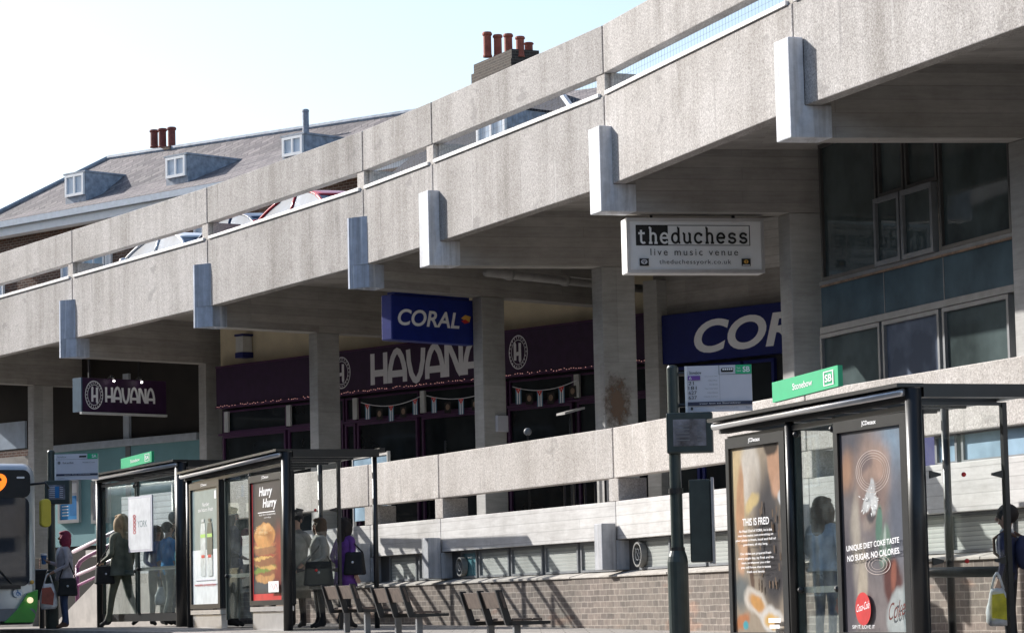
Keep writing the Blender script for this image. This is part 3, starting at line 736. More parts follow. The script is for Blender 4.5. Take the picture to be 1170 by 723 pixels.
# shop front of the bar (three bays), with its cream wall above
pa = at_z(300,416,5.85*K); pb = at_z(630,375,5.85*K)
hv = Fr((pa.x,pa.y), (pb.x,pb.y), K)
uL, uR = hv.uz(252.5,5.4), hv.uz(752,5.4)
mb = MB(); hv.box(mb, uL, uR, -.3, 0, 5.9, 7.095); mb.build('cream_wall', 'cream', bld)
mb = MB(); hv.box(mb, uL, uR, -.12, -.02, 1.585, 4.93); mb.build('shop_backing', 'blackmat', bld)
zf1 = 4.83; zf0 = hv.px(300,491)[1]
def shop_pane(x0, x1, z0, z1, pane='pane_dark', fmat='purple_frame', fw=.05, name='shop_window'):
    u0, u1 = hv.uz(x0,(z0+z1)/2), hv.uz(x1,(z0+z1)/2); fr = MB(); pm = MB()
    for (a, b_, c, d_) in ((u0,u1,z0,z0+fw),(u0,u1,z1-fw,z1),(u0,u0+fw,z0+fw,z1-fw),(u1-fw,u1,z0+fw,z1-fw)): hv.box(fr, a, b_, 0, .08, c, d_)
    fo = fr.build(name, fmat, bld); hv.box(pm, u0+fw, u1-fw, .01, .03, z0+fw, z1-fw); pm.build('pane', pane, fo)
xs = [258,331,396,404,488,566,584,660,676,748]
for a, b in ((258,330),(333,396),(398,410),(412,481),(486,566),(570,582),(585,658),(664,700),(704,748)):
    shop_pane(a, b, zf0, zf1, fw=.04); shop_pane(a, b, 1.6, zf0-.06, fw=.06)
mb = MB()
for x in (262,333,409,486,662):
    u = hv.uz(x, 4.5); hv.box(mb, u-.02, u+.13, .085, .14, zf0+.02, zf1-.02)
mb.build('pale_mullion', 'vent', bld)
mb = MB(); hv.box(mb, uL, uR, .0, .10, zf0-.055, zf0-.005); mb.build('transom', 'purple_frame', bld)

# left bay: brown boards above a pale ledge, teal boards below
pa = at_z(44,511,4.6*K); pb = at_z(227,494,4.6*K)
lf = Fr((pa.x,pa.y), (pb.x,pb.y), K); LL = lf.len
mb = MB(); lf.box(mb, -14, LL+.6, -.3, -.02, 4.6, 7.095); mb.build('brown_boarding', 'brown_dark', bld)
mb = MB(); lf.box(mb, -.2, LL+.1, -.1, .16, 4.42, 4.60); mb.build('pale_ledge', 'ledge', bld, bevel=.01)
mb = MB(); lf.box(mb, 0, LL+.3, -.2, 0, 1.9, 4.415); mb.build('teal_boarding', 'teal', bld)
mb = MB(); lf.box(mb, 0, LL+.3, -.25, -.03, -1, 1.9); mb.build('dark_plinth', 'brown_dark', bld)
mb = MB()
for x in (146,): u = lf.uz(x, 5); lf.box(mb, u-.12, u+.12, -.02, .06, 4.605, 6.3)
mb.build('mullion', 'ledge', bld)
mb = MB()
for x in (147,): u = lf.uz(x, 4); lf.box(mb, u-.1, u+.1, 0, .03, 1.9, 4.41)
mb.build('board_joint', 'frame_mid', bld)
mb = MB(); lf.box(mb, -14, -.25, -.1, .1, 3.9, 4.4); lf.box(mb, -14, -.3, -.2, .02, -1, 3.9); mb.build('grey_wall', 'board', bld)
mb = MB(); u0, u1 = lf.uz(-60,5), lf.uz(30,5); lf.box(mb, u0, u1, -.02, .05, 4.62, 5.35); mb.build('white_board', 'pane_light', bld)

# betting shop: blue fascia wall turned more towards the street
pa = at_z(762,360,5.35*K); pb = at_z(889,345.5,5.35*K)
cf = Fr((pa.x,pa.y), (pb.x,pb.y), K); CL = cf.len
mb = MB(); cf.box(mb, -.35, CL+3.6, -.3, -.03, 5.36, 7.095); mb.build('upper_shop_wall', 'soffit', bld)
mb = MB(); cf.box(mb, -.35, CL+3.6, -.3, -.03, 1.585, 5.35); mb.build('shop_backing', 'blackmat', bld)
mb = MB(); cf.box(mb, -.36, -.02, -.3, .25, 1.585, 6.0); mb.build('pilaster', 'column', bld, bevel=.01)
for a, b in ((765,800),(803,850),(853,888)):
    u0, u1 = cf.uz(a,3.5), cf.uz(b,3.5); fr = MB(); pm = MB()
    for (p_, q_, c, d_) in ((u0,u1,1.6,1.66),(u0,u1,4.3,4.36),(u0,u0+.06,1.66,4.3),(u1-.06,u1,1.66,4.3)): cf.box(fr, p_, q_, -.02, .06, c, d_)
    fo = fr.build('shop_window', 'navy_dark', bld); cf.box(pm, u0+.06, u1-.06, 0, .02, 1.66, 4.3); pm.build('pane', 'pane_dark', fo)
mb = MB(); a = at_z(555,311,6.2*K); b = at_z(800,337,6.2*K); mb.tube([a,b], .07, 10)
for s in (.1,.35,.6,.85): q = a.lerp(b, s); mb.tube([q+(b-a).normalized()*-.04, q+(b-a).normalized()*.04], .095, 10)
mb.build('pipe', 'pipe', bld, smooth=True)
# white patch of rendered wall glimpsed right of the duchess sign
u0, u1 = cf.uz(868,6), cf.uz(888,6); z0 = cf.px(878,306)[1]; z1 = cf.px(878,249)[1]
mb = MB(); cf.box(mb, u0, u1+.5, -.02, .02, z0, z1); mb.build('white_wall_patch', 'board_white', bld)
# brown scorch on the column face
q0, b0 = COL5
fr5 = Fr((q0.x,q0.y), (q0.x+b0.x,q0.y+b0.y), 1.0)
ua_, za_ = fr5.px(687,500,.004); ub_, zb2_ = fr5.px(724,420,.004)
pn = fr5.panel(ua_, za_, ub_, zb2_, .002); mb = MB(); pn.rect(mb, 0,0,1,1, 0); mb.build('scorch_stain', 'scorch', bld, recalc=False, uvf=pn.uv)
q0, b0 = COL4
fr4 = Fr((q0.x,q0.y), (q0.x+b0.x,q0.y+b0.y), 1.0)
mb = MB(); u, z = fr4.px(572,484); fr4.box(mb, u-.13, u+.13, .002, .06, z-.14, z+.14); tag(mb.build('column_plate', 'flag_white', None, bevel=.01), 'small pale square plate fixed low on a concrete column', 'plate')
q0, b0 = COL3

# brick plinth wall
for k in range(3, NB):
    pass
bw = MB()
front = [off(k,.07) for k in range(3,NB+1)]; back = [off(k,-.28) for k in range(3,NB+1)]
bw.prism(front+back[::-1], -1.3*K, .45*K)
wall = empty('brick_wall', (P[5].x, P[5].y, -.4), 0, 'low grey brown brick plinth wall running under the basement windows', 'wall')
bw.build('brickwork', 'brick', wall)
for k in range(3, NB):
    f = FB[k]; mb = MB(); u = 0.0
    while u < f.len-.01:
        w = min(random.uniform(.9,1.5), f.len-u); j = random.uniform(-.012,.012)
        mb.box8([f.p(u+.006,.452,.10+j), f.p(u+w-.006,.452,.10+j), f.p(u+w-.006,.452,-.3), f.p(u+.006,.452,-.3)],
                [f.p(u+.006,.485+j,.10+j), f.p(u+w-.006,.485+j,.10+j), f.p(u+w-.006,.57,-.3), f.p(u+.006,.57,-.3)])
        u += w
    mb.build('coping_stone', 'kerb', wall, bevel=.006)

# white ribbed ramp wall, ramp and handrails at the far end of the terrace
f = FB[2]
u0, u1 = f.uz(138,2.0), f.uz(211,2.0)
mb = MB(); f.box(mb, u0, u1, -.16, -.02, -1, 2.70); tag(mb.build('ribbed_wall', 'louvre_white'), 'white vertically ribbed wall panel behind the farthest bus shelter', 'wall')
zg = GZ(60)/K
ra, rb_ = f.px(60,706,1.5), f.px(116,657,1.5); uend = f.uz(205,.9,1.5)
mb = MB(); zh = rb_[1]
mb.extrude([f.p(ra[0],zg-.05,.1), f.p(rb_[0],zg-.05,.1), f.p(uend,zg-.05,.1), f.p(uend,zh,.1), f.p(rb_[0],zh,.1), f.p(ra[0],zg+.03,.1)], V((f.n.x,f.n.y,0))*1.4*K)
rp = tag(mb.build('access_ramp', 'ramp'), 'sloping concrete access ramp rising beside the teal boards', 'ramp')
hr = empty('handrail', tuple(f.p(ra[0],zg,1.45)), 0, 'magenta and pale pink sloping handrail on the access ramp', 'handrail')
def hp(x, y): u_, z_ = f.px(x, y, 1.45); return f.p(u_, z_, 1.45)
for nm, m_, pts_, r_ in (('top_rail','rail_pale',((84,630),(118,613.5),(150,598)),.04), ('middle_rail','rail_purple',((88,662),(88,648),(92,641),(98,636.5),(118,626),(150,611)),.042),
                         ('bottom_rail','rail_pale',((82,659),(118,644),(150,630)),.035), ('foot_rail','rail_purple',((90,668),(118,655),(150,640)),.03)):
    mb = MB(); mb.tube([hp(*q) for q in pts_], r_, 8); mb.build(nm, m_, hr, smooth=True)
for x, y0, y1 in ((88.5,697,645),(119,672,614)):
    mb = MB(); mb.tube([hp(x,y0), hp(x,y1)], .04, 8); mb.build('post', 'rail_purple', hr, smooth=True)

# ================================================================== signs on the building
def beam_frame(k):
    t = T(k); w = .46*K; bl = P[k]-t*(w*.34 if k > 4 else w*.62); b = BD[k]
    return Fr((bl.x,bl.y), (bl.x+b.x, bl.y+b.y), 1.0)
# hanging white sign
bf = beam_frame(6)
def hang_sign(fr, x0, x1, y0, y1, thick, label, cat, name, face, side, dmid, xm=None):
    xm = xm or (x0+x1)/2
    u0, z1 = fr.px(x0, y0, dmid+thick/2); u1, _ = fr.px(x1, y0, dmid+thick/2); _, z0 = fr.px(x0, y1, dmid+thick/2)
    root = empty(name, tuple(fr.p((u0+u1)/2, z0, dmid)), 0, label, cat)
    return root, u0, u1, z0, z1
th = .30
rt, u0, u1, z0, z1 = hang_sign(bf, 715, 872, 249, 312, th, 'white hanging sign box reading theduchess live music venue', 'sign', 'hanging_sign', None, None, .02)
d1 = .02+th/2
mb = MB(); bf.box(mb, u0, u1, d1-th, d1, z0, z1); mb.build('sign_box', 'white_sign', rt, bevel=.015)
mb = MB()
for (a, b_, c, d_) in ((u0,u1,z0,z0+.045),(u0,u1,z1-.045,z1),(u0,u0+.045,z0+.045,z1-.045),(u1-.045,u1,z0+.045,z1-.045)): bf.box(mb, a, b_, d1, d1+.018, c, d_)
mb.build('rim', 'silver', rt)
def duchess(pn, mb):
    pn.rect(mb, .045,.50,.92,.93, 0)
    pn.rect(mb, .290,.515,.913,.915, 1)
    x = .055
    lt = 'theduchess'; cw = .0862
    for i, ch in enumerate(lt):
        mi = 1 if i < 3 else 0; sy = .235
        cx0 = .052+i*.0860; y0 = .555
        w_ = .0665
        sc = [[(px_, py_) for px_, py_ in p_] for p_ in slab_letter(ch)]
        pn.strokes(mb, sc, cx0+.005, y0, cx0+.005+w_, y0+.20, mi, .030)
    pn.text(mb, 'live music venue', .15,.29,.82,.43, 0, bold=.0, space=1.35)
    pn.text(mb, 'theduchessyork.co.uk', .215,.085,.765,.20, 0, space=1.15)
    pn.rect(mb, .065,.07,.135,.225, 0); pn.rect(mb, .845,.07,.915,.225, 0)
    pn.ring(mb, .10,.155,.024,.05,.35, 2); pn.ring(mb, .10,.14,.014,.03,.45, 2)
    pn.oval(mb, .88,.16,.017,.042, 3); pn.rect(mb, .852,.08,.908,.10, 2); pn.rect(mb, .877,.13,.883,.19, 0)
pn = bf.panel(u0+.05, z0+.05, u1-.05, z1-.05, d1); mb = MB(); duchess(pn, mb); mb.build('lettering', ['ink','white_sign','letter_grey','yellow_print'], rt, recalc=False)
pn = Pn(bf.p(u1-.05,z0+.05,d1-th), -V((bf.t.x,bf.t.y,0)), V((0,0,1)), -V((bf.n.x,bf.n.y,0)), u1-u0-.1, z1-z0-.1)
mb = MB(); duchess(pn, mb); mb.build('lettering', ['ink','white_sign','letter_grey','yellow_print'], rt, recalc=False)
mb = MB()
for s in (.2,.8): u = u0+(u1-u0)*s; bf.box(mb, u-.02, u+.02, .0, .04, z1, 6.1*K+.02)
mb.build('hanger', 'black', rt)
# hanging blue sign
bf = beam_frame(4); th = .26
rt, u0, u1, z0, z1 = hang_sign(bf, 447, 543, 336, 388, th, 'blue hanging sign box reading CORAL with a small orange flag', 'sign', 'hanging_sign', None, None, -.15)
d1 = -.15+th/2
mb = MB(); bf.box(mb, u0, u1, d1-th, d1, z0, z1); mb.build('sign_box', 'navy', rt, bevel=.02)
mb = MB(); bf.box(mb, u0+.12, u1-.12, d1-th+.03, d1-.03, z1, 6.1*K+.02); mb.build('hanger', 'navy', rt)
pn = bf.panel(u0, z0, u1, z1, d1); mb = MB()
pn.text(mb, 'CORAL', .07,.335,.80,.70, 0, bold=.022, shear=.22)
pn.poly(mb, [(.82,.58),(.87,.66),(.94,.63),(.92,.50),(.87,.53)], 1); pn.poly(mb, [(.82,.52),(.87,.56),(.92,.50),(.86,.46)], 2)
mb.build('lettering', ['letter_white','yellow_print','red_print'], rt, recalc=False)
# hanging bar sign with a round emblem
bf = beam_frame(2); th = .30
rt, u0, u1, z0, z1 = hang_sign(bf, 94, 190, 431, 470, th, 'dark purple hanging sign box reading HAVANA beside a round emblem', 'sign', 'hanging_sign', None, None, .0)
d1 = th/2
mb = MB(); bf.box(mb, u0, u1, d1-th, d1, z0, z1); mb.build('sign_box', 'purple', rt, bevel=.012)
mb = MB(); bf.box(mb, u0-.03, u0-.002, d1-th, d1, z0, z1); mb.build('end_panel', 'side_teal', rt)
mb = MB(); bf.box(mb, u0-.03, u1, d1-.06, d1+.02, z0-.05, z0-.002); mb.build('bottom_trim', 'vent', rt)
mb = MB()
for s in (.13,.72): u = u0+(u1-u0)*s; bf.box(mb, u-.02, u+.02, -.02, .02, z1, 6.1*K+.02)
mb.build('hanger', 'blackmat', rt)
def emblem(pn, mb, cx, cy, rx, ry, mi, wd):
    pn.ring(mb, cx, cy, rx, ry, .07, mi); pn.ring(mb, cx, cy, rx*.74, ry*.74, .06, mi)
    for i in range(22):
        t = 2*math.pi*i/22; x, y = cx+rx*.85*math.cos(t), cy+ry*.85*math.sin(t)
        pn.oval(mb, x, y, rx*.045, ry*.06, mi, 8)
    pn.strokes(mb, [[(0,0),(0,1)],[(1,-.05),(1,1.05)],[(-.12,.38),(1.12,.42)],[(-.1,.98),(.2,1.04)],[(.85,-.05),(1.1,-.02)]], cx-rx*.26, cy-ry*.48, cx+rx*.26, cy+ry*.48, mi, wd)
pn = bf.panel(u0, z0, u1, z1, d1); mb = MB()
emblem(pn, mb, .135,.5,.105,.42, 0, .055); havana(pn, mb, .26,.30,.84,.74, 0, .055)
mb.build('lettering', ['letter_white'], rt, recalc=False)
mb = MB()
for s in (.30,.63):
    u = u0+(u1-u0)*s; mb.tube([bf.p(u,z1-.02,d1-.02), bf.p(u,z1+.06,d1+.12)], .015, 6); mb.ell(bf.p(u,z1+.02,d1+.15), (.05,.05,.04))
mb.build('spot_lamp', 'black', rt, smooth=True)
mb = MB()
for s in (.30,.63): mb.ell(bf.p(u0+(u1-u0)*(s+.02),z1-.06,d1+.15), (.022,.022,.022))
mb.build('bulb', 'lamp_spot', rt)
# shop fascia HAVANA
u0, u1 = hv.uz(254,5.4), hv.uz(750,5.4); z0, z1 = 4.95, 5.86
rt = empty('shop_sign', tuple(hv.p((u0+u1)/2,z0,.1)), 0, 'long aubergine shop fascia reading HAVANA in grey art deco letters', 'sign')
mb = MB(); hv.box(mb, u0, u1, .0, .18, z0, z1); mb.build('sign_board', 'purple', rt)
mb = MB(); hv.box(mb, u0, u1, .0, .21, z0-.06, z0-.003); hv.box(mb, u0, u1, 0, .2, z1+.003, z1+.04); mb.build('trim', 'purple_frame', rt)
def fas_pn(xa, xb):
    a, b_ = hv.uz(xa,5.4,.18), hv.uz(xb,5.4,.18); return hv.panel(a, z0, b_, z1, .18)
mb = MB(); havana(fas_pn(424,551), mb, 0,.11,1,.88, 0, .13); mb.build('lettering', ['letter_grey'], rt, recalc=False)
for xa, xb in ((380,400.5),(581.5,603)):
    mb = MB(); emblem(fas_pn(xa,xb), mb, .5,.5,.5,.40, 0, .07); mb.build('emblem', ['letter_grey'], rt, recalc=False)
# fairy lights, bunting
mb = MB(); u = u0+.1
while u < u1-.1:
    hv_z = z0-.01+random.uniform(-.02,.02)
    if random.random() < .8: mb.ell(hv.p(u+random.uniform(-.02,.02), hv_z, .225), (.008,.008,.008), 0, 5, 4)
    u += .075
tag(mb.build('fairy_lights', 'fairy'), 'string of tiny pink fairy lights along the bottom of the aubergine fascia', 'lights')
def flag(pn, mb):
    for i in range(5): pn.poly(mb, [(0,i*.2),(1,i*.2),(1,i*.2+.2),(0,i*.2+.2)], 0 if i % 2 == 0 else 1)
def bunting(xa, xb, n, label):
    ua, ub = hv.uz(xa,4.6,.16), hv.uz(xb,4.6,.16); sag = .16
    zf = lambda s: zf1-.14-.28*4*s*(1-s)*.5
    rt = empty('bunting', tuple(hv.p((ua+ub)/2, zf0, .16)), 0, label, 'bunting')
    mb = MB(); mb.tube([hv.p(ua+(ub-ua)*i/12, zf(i/12), .17) for i in range(13)], .008, 5); mb.build('string', 'letter_grey', rt)
    for i in range(n):
        s = (i+.5)/n; uc = ua+(ub-ua)*s; zc = zf(s); w = .09; h = .34; mb = MB()
        a = hv.p(uc-w,zc-h,.15); pn = Pn(a, V((hv.t.x,hv.t.y,0)), V((0,0,1)), V((hv.n.x,hv.n.y,0)), 2*w*K, h*K)
        if i % 2 == 0:
            for j in range(4): pn.poly(mb, [(j*.2,0),(j*.2+.2,0),(j*.2+.2,.8),(j*.2+.2,1),(j*.2,1)], j % 2)
            pn.rect(mb, .8,0,1,1, 0); pn.poly(mb, [(0,1),(1,1),(.5,.62)], 2); pn.oval(mb, .5,.86,.06,.05, 1, 8)
        else:
            pn.rect(mb, -.1,.1,1.1,.8, 3); pn.oval(mb, .5,.48,.36,.20, 4, 14)
        mb.build('flag', ['sky_blue_side','letter_white','red_print','brown_dark','stain'], rt, recalc=False)
bunting(413, 481, 5, 'bunting of small blue white and red flags hung under the letter H of the fascia')
bunting(488, 566, 5, 'bunting of small blue white and red flags left of the middle concrete column')
bunting(586, 660, 6, 'bunting of small flags between the two tall concrete columns, right of the emblem')
# lantern on the cream wall
u, z = hv.px(281, 396, .1); rt = empty('wall_lantern', tuple(hv.p(u,z-.25,.15)), 0, 'small white lantern box with a dark base on the cream wall', 'lantern')
mb = MB(); hv.box(mb, u-.14, u+.14, .02, .3, z-.14, z+.24); mb.build('lamp_box', 'vent', rt, bevel=.01)
mb = MB(); hv.box(mb, u-.15, u+.15, 0, .31, z-.27, z-.145); hv.box(mb, u-.16, u+.16, 0, .32, z+.245, z+.29); mb.build('base', 'navy_dark', rt)
# big blue CORAL fascia
u0, u1 = 0, CL+1.4; z0 = cf.px(800,413)[1]; z1 = 5.35
rt = empty('shop_sign', tuple(cf.p(CL/2,z0,.1)), 0, 'deep blue shop fascia with large white CORAL letters partly behind a column', 'sign')
mb = MB(); cf.box(mb, u0, u1, -.025, .15, z0, z1-.02); mb.build('sign_board', 'navy_dark', rt)
uc0 = cf.uz(793,4.8,.15); uc1 = cf.uz(878,4.8,.15); cl = uc1-uc0
pn = cf.panel(uc0, z0, uc0+cl*2.1, z1, .15); mb = MB(); pn.text(mb, 'CORAL', 0,.14,1,.80, 0, bold=.03, shear=.22)
mb.build('lettering', ['letter_white'], rt, recalc=False)
# framed posters on the teal boards
def wall_poster(xa, xb, ya, yb, label, cols, blue):
    a, zb_ = lf.px(xa, ya, .05); b_, _ = lf.px(xb, ya, .05); _, za = lf.px(xa, yb, .05)
    rt = empty('wall_poster', tuple(lf.p((a+b_)/2, za, .03)), 0, label, 'poster'); mb = MB(); fw = .09
    for (p_, q_, c, d_) in ((a,b_,za,za+fw),(a,b_,zb_-fw,zb_),(a,a+fw,za+fw,zb_-fw),(b_-fw,b_,za+fw,zb_-fw)): lf.box(mb, p_, q_, .002, .09, c, d_)
    mb.build('frame', 'silver', rt); mb = MB(); lf.box(mb, a+fw, b_-fw, .002, .04, za+fw, zb_-fw); mb.build('backing', 'flag_white', rt)
    pn = lf.panel(a+fw, za+fw, b_-fw, zb_-fw, .04); mb = MB()
    if blue:
        pn.rect(mb, 0,0,1,.62, 0); pn.rect(mb, .0,.62,.45,1, 1); pn.rect(mb, .5,.7,.95,.95, 2); pn.rect(mb, .52,.1,1,.6, 3)
        for i in range(6): pn.rect(mb, .06,.1+.08*i,.44,.125+.08*i, 2)
    else:
        pn.rect(mb, .1,.06,.9,.6, 1); pn.rect(mb, .2,.65,.8,.9, 0)
    mb.build('print', cols, rt, recalc=False)
M['poster_blue'] = plain('blue_print', (.04,.28,.62), .4); M['poster_blue2'] = plain('mid_blue_print', (.02,.18,.45), .4)
wall_poster(67, 91, 547, 598, 'silver framed blue poster on the teal boards behind the departure screen', ['poster_blue','poster_blue2','letter_white','poster_blue2'], True)
wall_poster(105, 125, 550, 598, 'framed beige poster on the teal boards beside the farthest shelter', ['stain','cream'], False)

# extractor vents under the band
def vent(k, x, y, r, label):
    f = FB[k]; u, z = f.px(x, y, -.05); rt = empty('extractor_vent', tuple(f.p(u,z-r,-.1)), 0, label, 'vent'); mb = MB(); n = 24
    def ringpts(r_, d): return [f.p(u+r_*math.cos(2*math.pi*i/n), z+r_*math.sin(2*math.pi*i/n), d) for i in range(n)]
    A = ringpts(r,-.16); B = ringpts(r,-.06); Cc = ringpts(r*.86,-.06); D_ = ringpts(r*.86,-.145)
    mb.add(A+B+Cc+D_, [(i,(i+1)%n,n+(i+1)%n,n+i) for i in range(n)]+[(n+i,n+(i+1)%n,2*n+(i+1)%n,2*n+i) for i in range(n)]+[(2*n+i,2*n+(i+1)%n,3*n+(i+1)%n,3*n+i) for i in range(n)]+[tuple(range(n))[::-1]])
    mb.build('casing', 'vent_ring', rt); mb = MB(); mb.add(D_, [tuple(range(n))])
    mb.build('painted_shade_back', 'blackmat', rt, recalc=False)  # matt black disc puts the shade inside the vent into its colour
    mb = MB()
    for i in range(2): t = math.pi*(i+.5)/2; mb.tube([f.p(u-r*.84*math.cos(t), z-r*.84*math.sin(t), -.075), f.p(u+r*.84*math.cos(t), z+r*.84*math.sin(t), -.075)], .006, 5)
    for q in (.45,): mb.tube([f.p(u+r*q*math.cos(2*math.pi*i/n), z+r*q*math.sin(2*math.pi*i/n), -.07) for i in range(n+1)], .005, 5)
    mb.build('grille', 'frame_mid', rt)
vent(5, 524, 647, .165, 'round extractor vent under the band beside the pale aqua pane')
vent(6, 727, 633, .19, 'round extractor vent casting a shadow left of the dark bus stop pole')

# ================================================================== houses behind
def window_on(f, root, x0, x1, z0, z1, d, pane='pane_light', fm='white', uu=None, bars=1):
    u0, u1 = uu if uu else (f.uz(x0,(z0+z1)/2), f.uz(x1,(z0+z1)/2)); fw = .07; fr = MB(); pm = MB()
    for (a, b_, c, e_) in ((u0,u1,z0,z0+fw),(u0,u1,z1-fw,z1),(u0,u0+fw,z0+fw,z1-fw),(u1-fw,u1,z0+fw,z1-fw)): f.box(fr, a, b_, d, d+.09, c, e_)
    for i in range(bars): m_ = u0+(u1-u0)*(i+1)/(bars+1); f.box(fr, m_-.025, m_+.025, d+.01, d+.08, z0+fw, z1-fw)
    fo = fr.build('window', fm, root); f.box(pm, u0+fw, u1-fw, d+.002, d+.03, z0+fw, z1-fw); pm.build('pane', pane, fo); return fo
ZE = 13.2
a = at_z(0,257,ZE); b = at_z(201,221,ZE)
hs = Fr((a.x,a.y), (b.x,b.y))
hu0 = hs.uz(-28, ZE); hu1 = hu0+44
house = empty('terrace_house', tuple(hs.p((hu0+hu1)/2, -.3, -4)), 0, 'long brick terrace house with grey slate roof and three dormer windows', 'house')
dr = -3.3
zr = (hs.px(150,177,dr)[1]+hs.px(400,138,dr)[1])/2; urL = hs.px(124,181,dr)[0]
mb = MB(); hs.box(mb, hu0+.4, hu1, -6.4, -.35, -.6, ZE-.12); mb.build('wall', 'brick_red', house)
mb = MB()   # hipped slate roof with a little thickness
zr = hs.px(124,181,dr)[1]; RL = hs.p(urL,zr,dr); RR = at_z(463,129.5,zr); RR = RL+(RR-RL)*1.18
E = [hs.p(hu0,ZE+.1,.1), hs.p(hu1,ZE+.1,.1), hs.p(hu1,ZE+.1,-6.8), hs.p(hu0,ZE+.1,-6.8), RL, RR]
mb.add(E, [(0,1,5,4),(1,2,5),(2,3,4,5),(3,0,4),(3,2,1,0)]); roof = mb.build('roof', 'slate', house)
mb = MB(); mb.tube([RL, RR], .10, 8); mb.tube([hs.p(urL,zr+.02,dr), hs.p(hu0,ZE+.14,.1)], .08, 6); mb.build('ridge_tiles', 'lead', roof)
mb = MB(); hs.box(mb, hu0-.15, hu1, .1, .24, ZE-.14, ZE+.06); mb.build('gutter', 'gutter', house)
mb = MB(); hs.box(mb, hu0-.1, hu1, -.34, .098, ZE-.42, ZE-.15); mb.build('eaves_board', 'white', house)
zroof = lambda d: ZE+.1+(zr-ZE-.1)*(.1-d)/(.1-dr)
def dormer(f, root, xa, xb, ytop, ybot, d, roof_parent, zroof, sidem='lead', n=1, roofm='lead', depth=4):
    ua, zt_ = f.px(xa, ytop, d); ub, _ = f.px(xb, ytop, d); zb_ = zroof(d)-.05
    dd = depth
    o = MB(); f.box(o, ua-.06, ub+.06, d-dd, d, zb_-.25, zt_); dm = o.build('dormer', sidem, root)
    m_ = MB(); f.box(m_, ua-.09, ub+.09, d-dd, d+.07, zt_+.002, zt_+.06); m_.build('dormer_roof', roofm, dm)
    zz0 = zb_+.06; fr = MB(); pm = MB(); fw = .09
    for (p_, q_, c, e_) in ((ua,ub,zz0,zz0+fw),(ua,ub,zt_-fw,zt_-.01),(ua,ua+fw,zz0+fw,zt_-fw),(ub-fw,ub,zz0+fw,zt_-fw),((ua+ub)/2-.035,(ua+ub)/2+.035,zz0+fw,zt_-fw)): f.box(fr, p_, q_, d+.002, d+.08, c, e_)
    fr.build('window', 'white', dm)
    f.box(pm, ua+fw, ub-fw, d+.002, d+.03, zz0+fw, zt_-fw); pm.build('pane', 'pane_light', dm)
dormer(hs, house, 76, 97, 201, 232, -.75, roof, zroof)
dormer(hs, house, 191, 213, 181, 213, -.75, roof, zroof)
dormer(hs, house, 324, 347, 158, 184, -.75, roof, zroof)
for xa, xb in ((-14,-4),(62,77),(113,119),(214,232)): window_on(hs, house, xa, xb, 10.3, 12.2, -.345)
window_on(hs, house, 86, 111, 10.6, 12.3, -.345, 'pane_blue')
def pots(f, root, xs, ytop, ybot, d, m_, rr):
    for x, yt in zip(xs, ytop):
        u, z1 = f.px(x, yt, d); _, z0 = f.px(x, ybot, d); mb = MB(); c = f.p(u,z0,d); h = z1-z0
        mb.lathe([(rr*1.0,0),(rr*1.02,h*.05),(rr*.88,h*.12),(rr*.86,h*.84),(rr*1.08,h*.88),(rr*1.08,h*.94),(rr*.9,h),(rr*.7,h),(rr*.7,h*.9)], 14, 0, tuple(c))
        mb.build('chimney_pot', m_, root, smooth=False)
ch = empty('chimney', tuple(hs.p(hs.px(186,170,dr-.6)[0], zr-.6, dr-.6)), 0, 'low chimney with three dark red pots on the slate ridge', 'chimney')
ua, ub = hs.px(170,172,dr-.6)[0], hs.px(202,169,dr-.6)[0]; zc = hs.px(186,169.5,dr-.6)[1]
mb = MB(); hs.box(mb, ua, ub, dr-.9, dr-.3, zr-1.2, zc-.16); hs.box(mb, ua-.05, ub+.05, dr-.95, dr-.25, zc-.158, zc-.05); mb.build('stack', 'brick_red', ch)
pots(hs, ch, (176,185.5,196), (148.5,147,145.5), 169, dr-.6, 'pot', .15)
u, z1 = hs.px(349,125,dr-.5); mb = MB(); mb.lathe([(.105,-.4),(.105,1.15),(.115,1.16),(.115,1.22),(.08,1.25)], 12, 0, tuple(hs.p(u,z1-1.25,dr-.5))); 
mb.lathe([(.17,-.5),(.11,-.2)], 12, 0, tuple(hs.p(u,z1-1.25,dr-.5)))
tag(mb.build('flue_pipe', 'lead'), 'single grey metal flue pipe standing on the slate ridge', 'flue')

# second house: dark roof with a dormer glimpsed through the slot of the parapet
h2a = at_d(470,230,78); h2b = at_d(700,150,72)
h2 = Fr((h2a.x,h2a.y), (h2b.x,h2b.y))
h2r = empty('corner_house', tuple(h2.p(h2.len/2, -.3, -4)), 0, 'house with dark slate hipped roof and blue framed dormer behind the parapet slot', 'house')
ze2 = h2.px(560,196,0)[1]; d2 = -3.4; zr2 = h2.px(640,106,d2)[1]
uaL = h2.uz(420, ze2); uaR = h2.uz(690, ze2); urR = h2.px(640,106,d2)[0]
mb = MB(); E = [h2.p(uaL,ze2,.1), h2.p(uaR,ze2,.1), h2.p(uaR,ze2,-7), h2.p(uaL,ze2,-7), h2.p(uaL,zr2,d2), h2.p(urR,zr2,d2)]
mb.add(E, [(0,1,5,4),(1,2,5),(2,3,4,5),(3,0,4),(3,2,1,0)]); r2 = mb.build('roof', 'slate_dark', h2r)
mb = MB(); h2.box(mb, uaL+.3, uaR-.3, -6.8, -.2, -.6, ze2-.02); mb.build('wall', 'brick_red', h2r)
mb = MB(); mb.tube([h2.p(urR,zr2+.02,d2), h2.p(uaR,ze2+.02,.1)], .09, 6); mb.tube([h2.p(urR,zr2+.02,d2), h2.p(uaL,zr2+.02,d2)], .09, 6); mb.build('ridge_tiles', 'lead', r2)
zroof2 = lambda d: ze2+(zr2-ze2)*(.1-d)/(.1-d2)
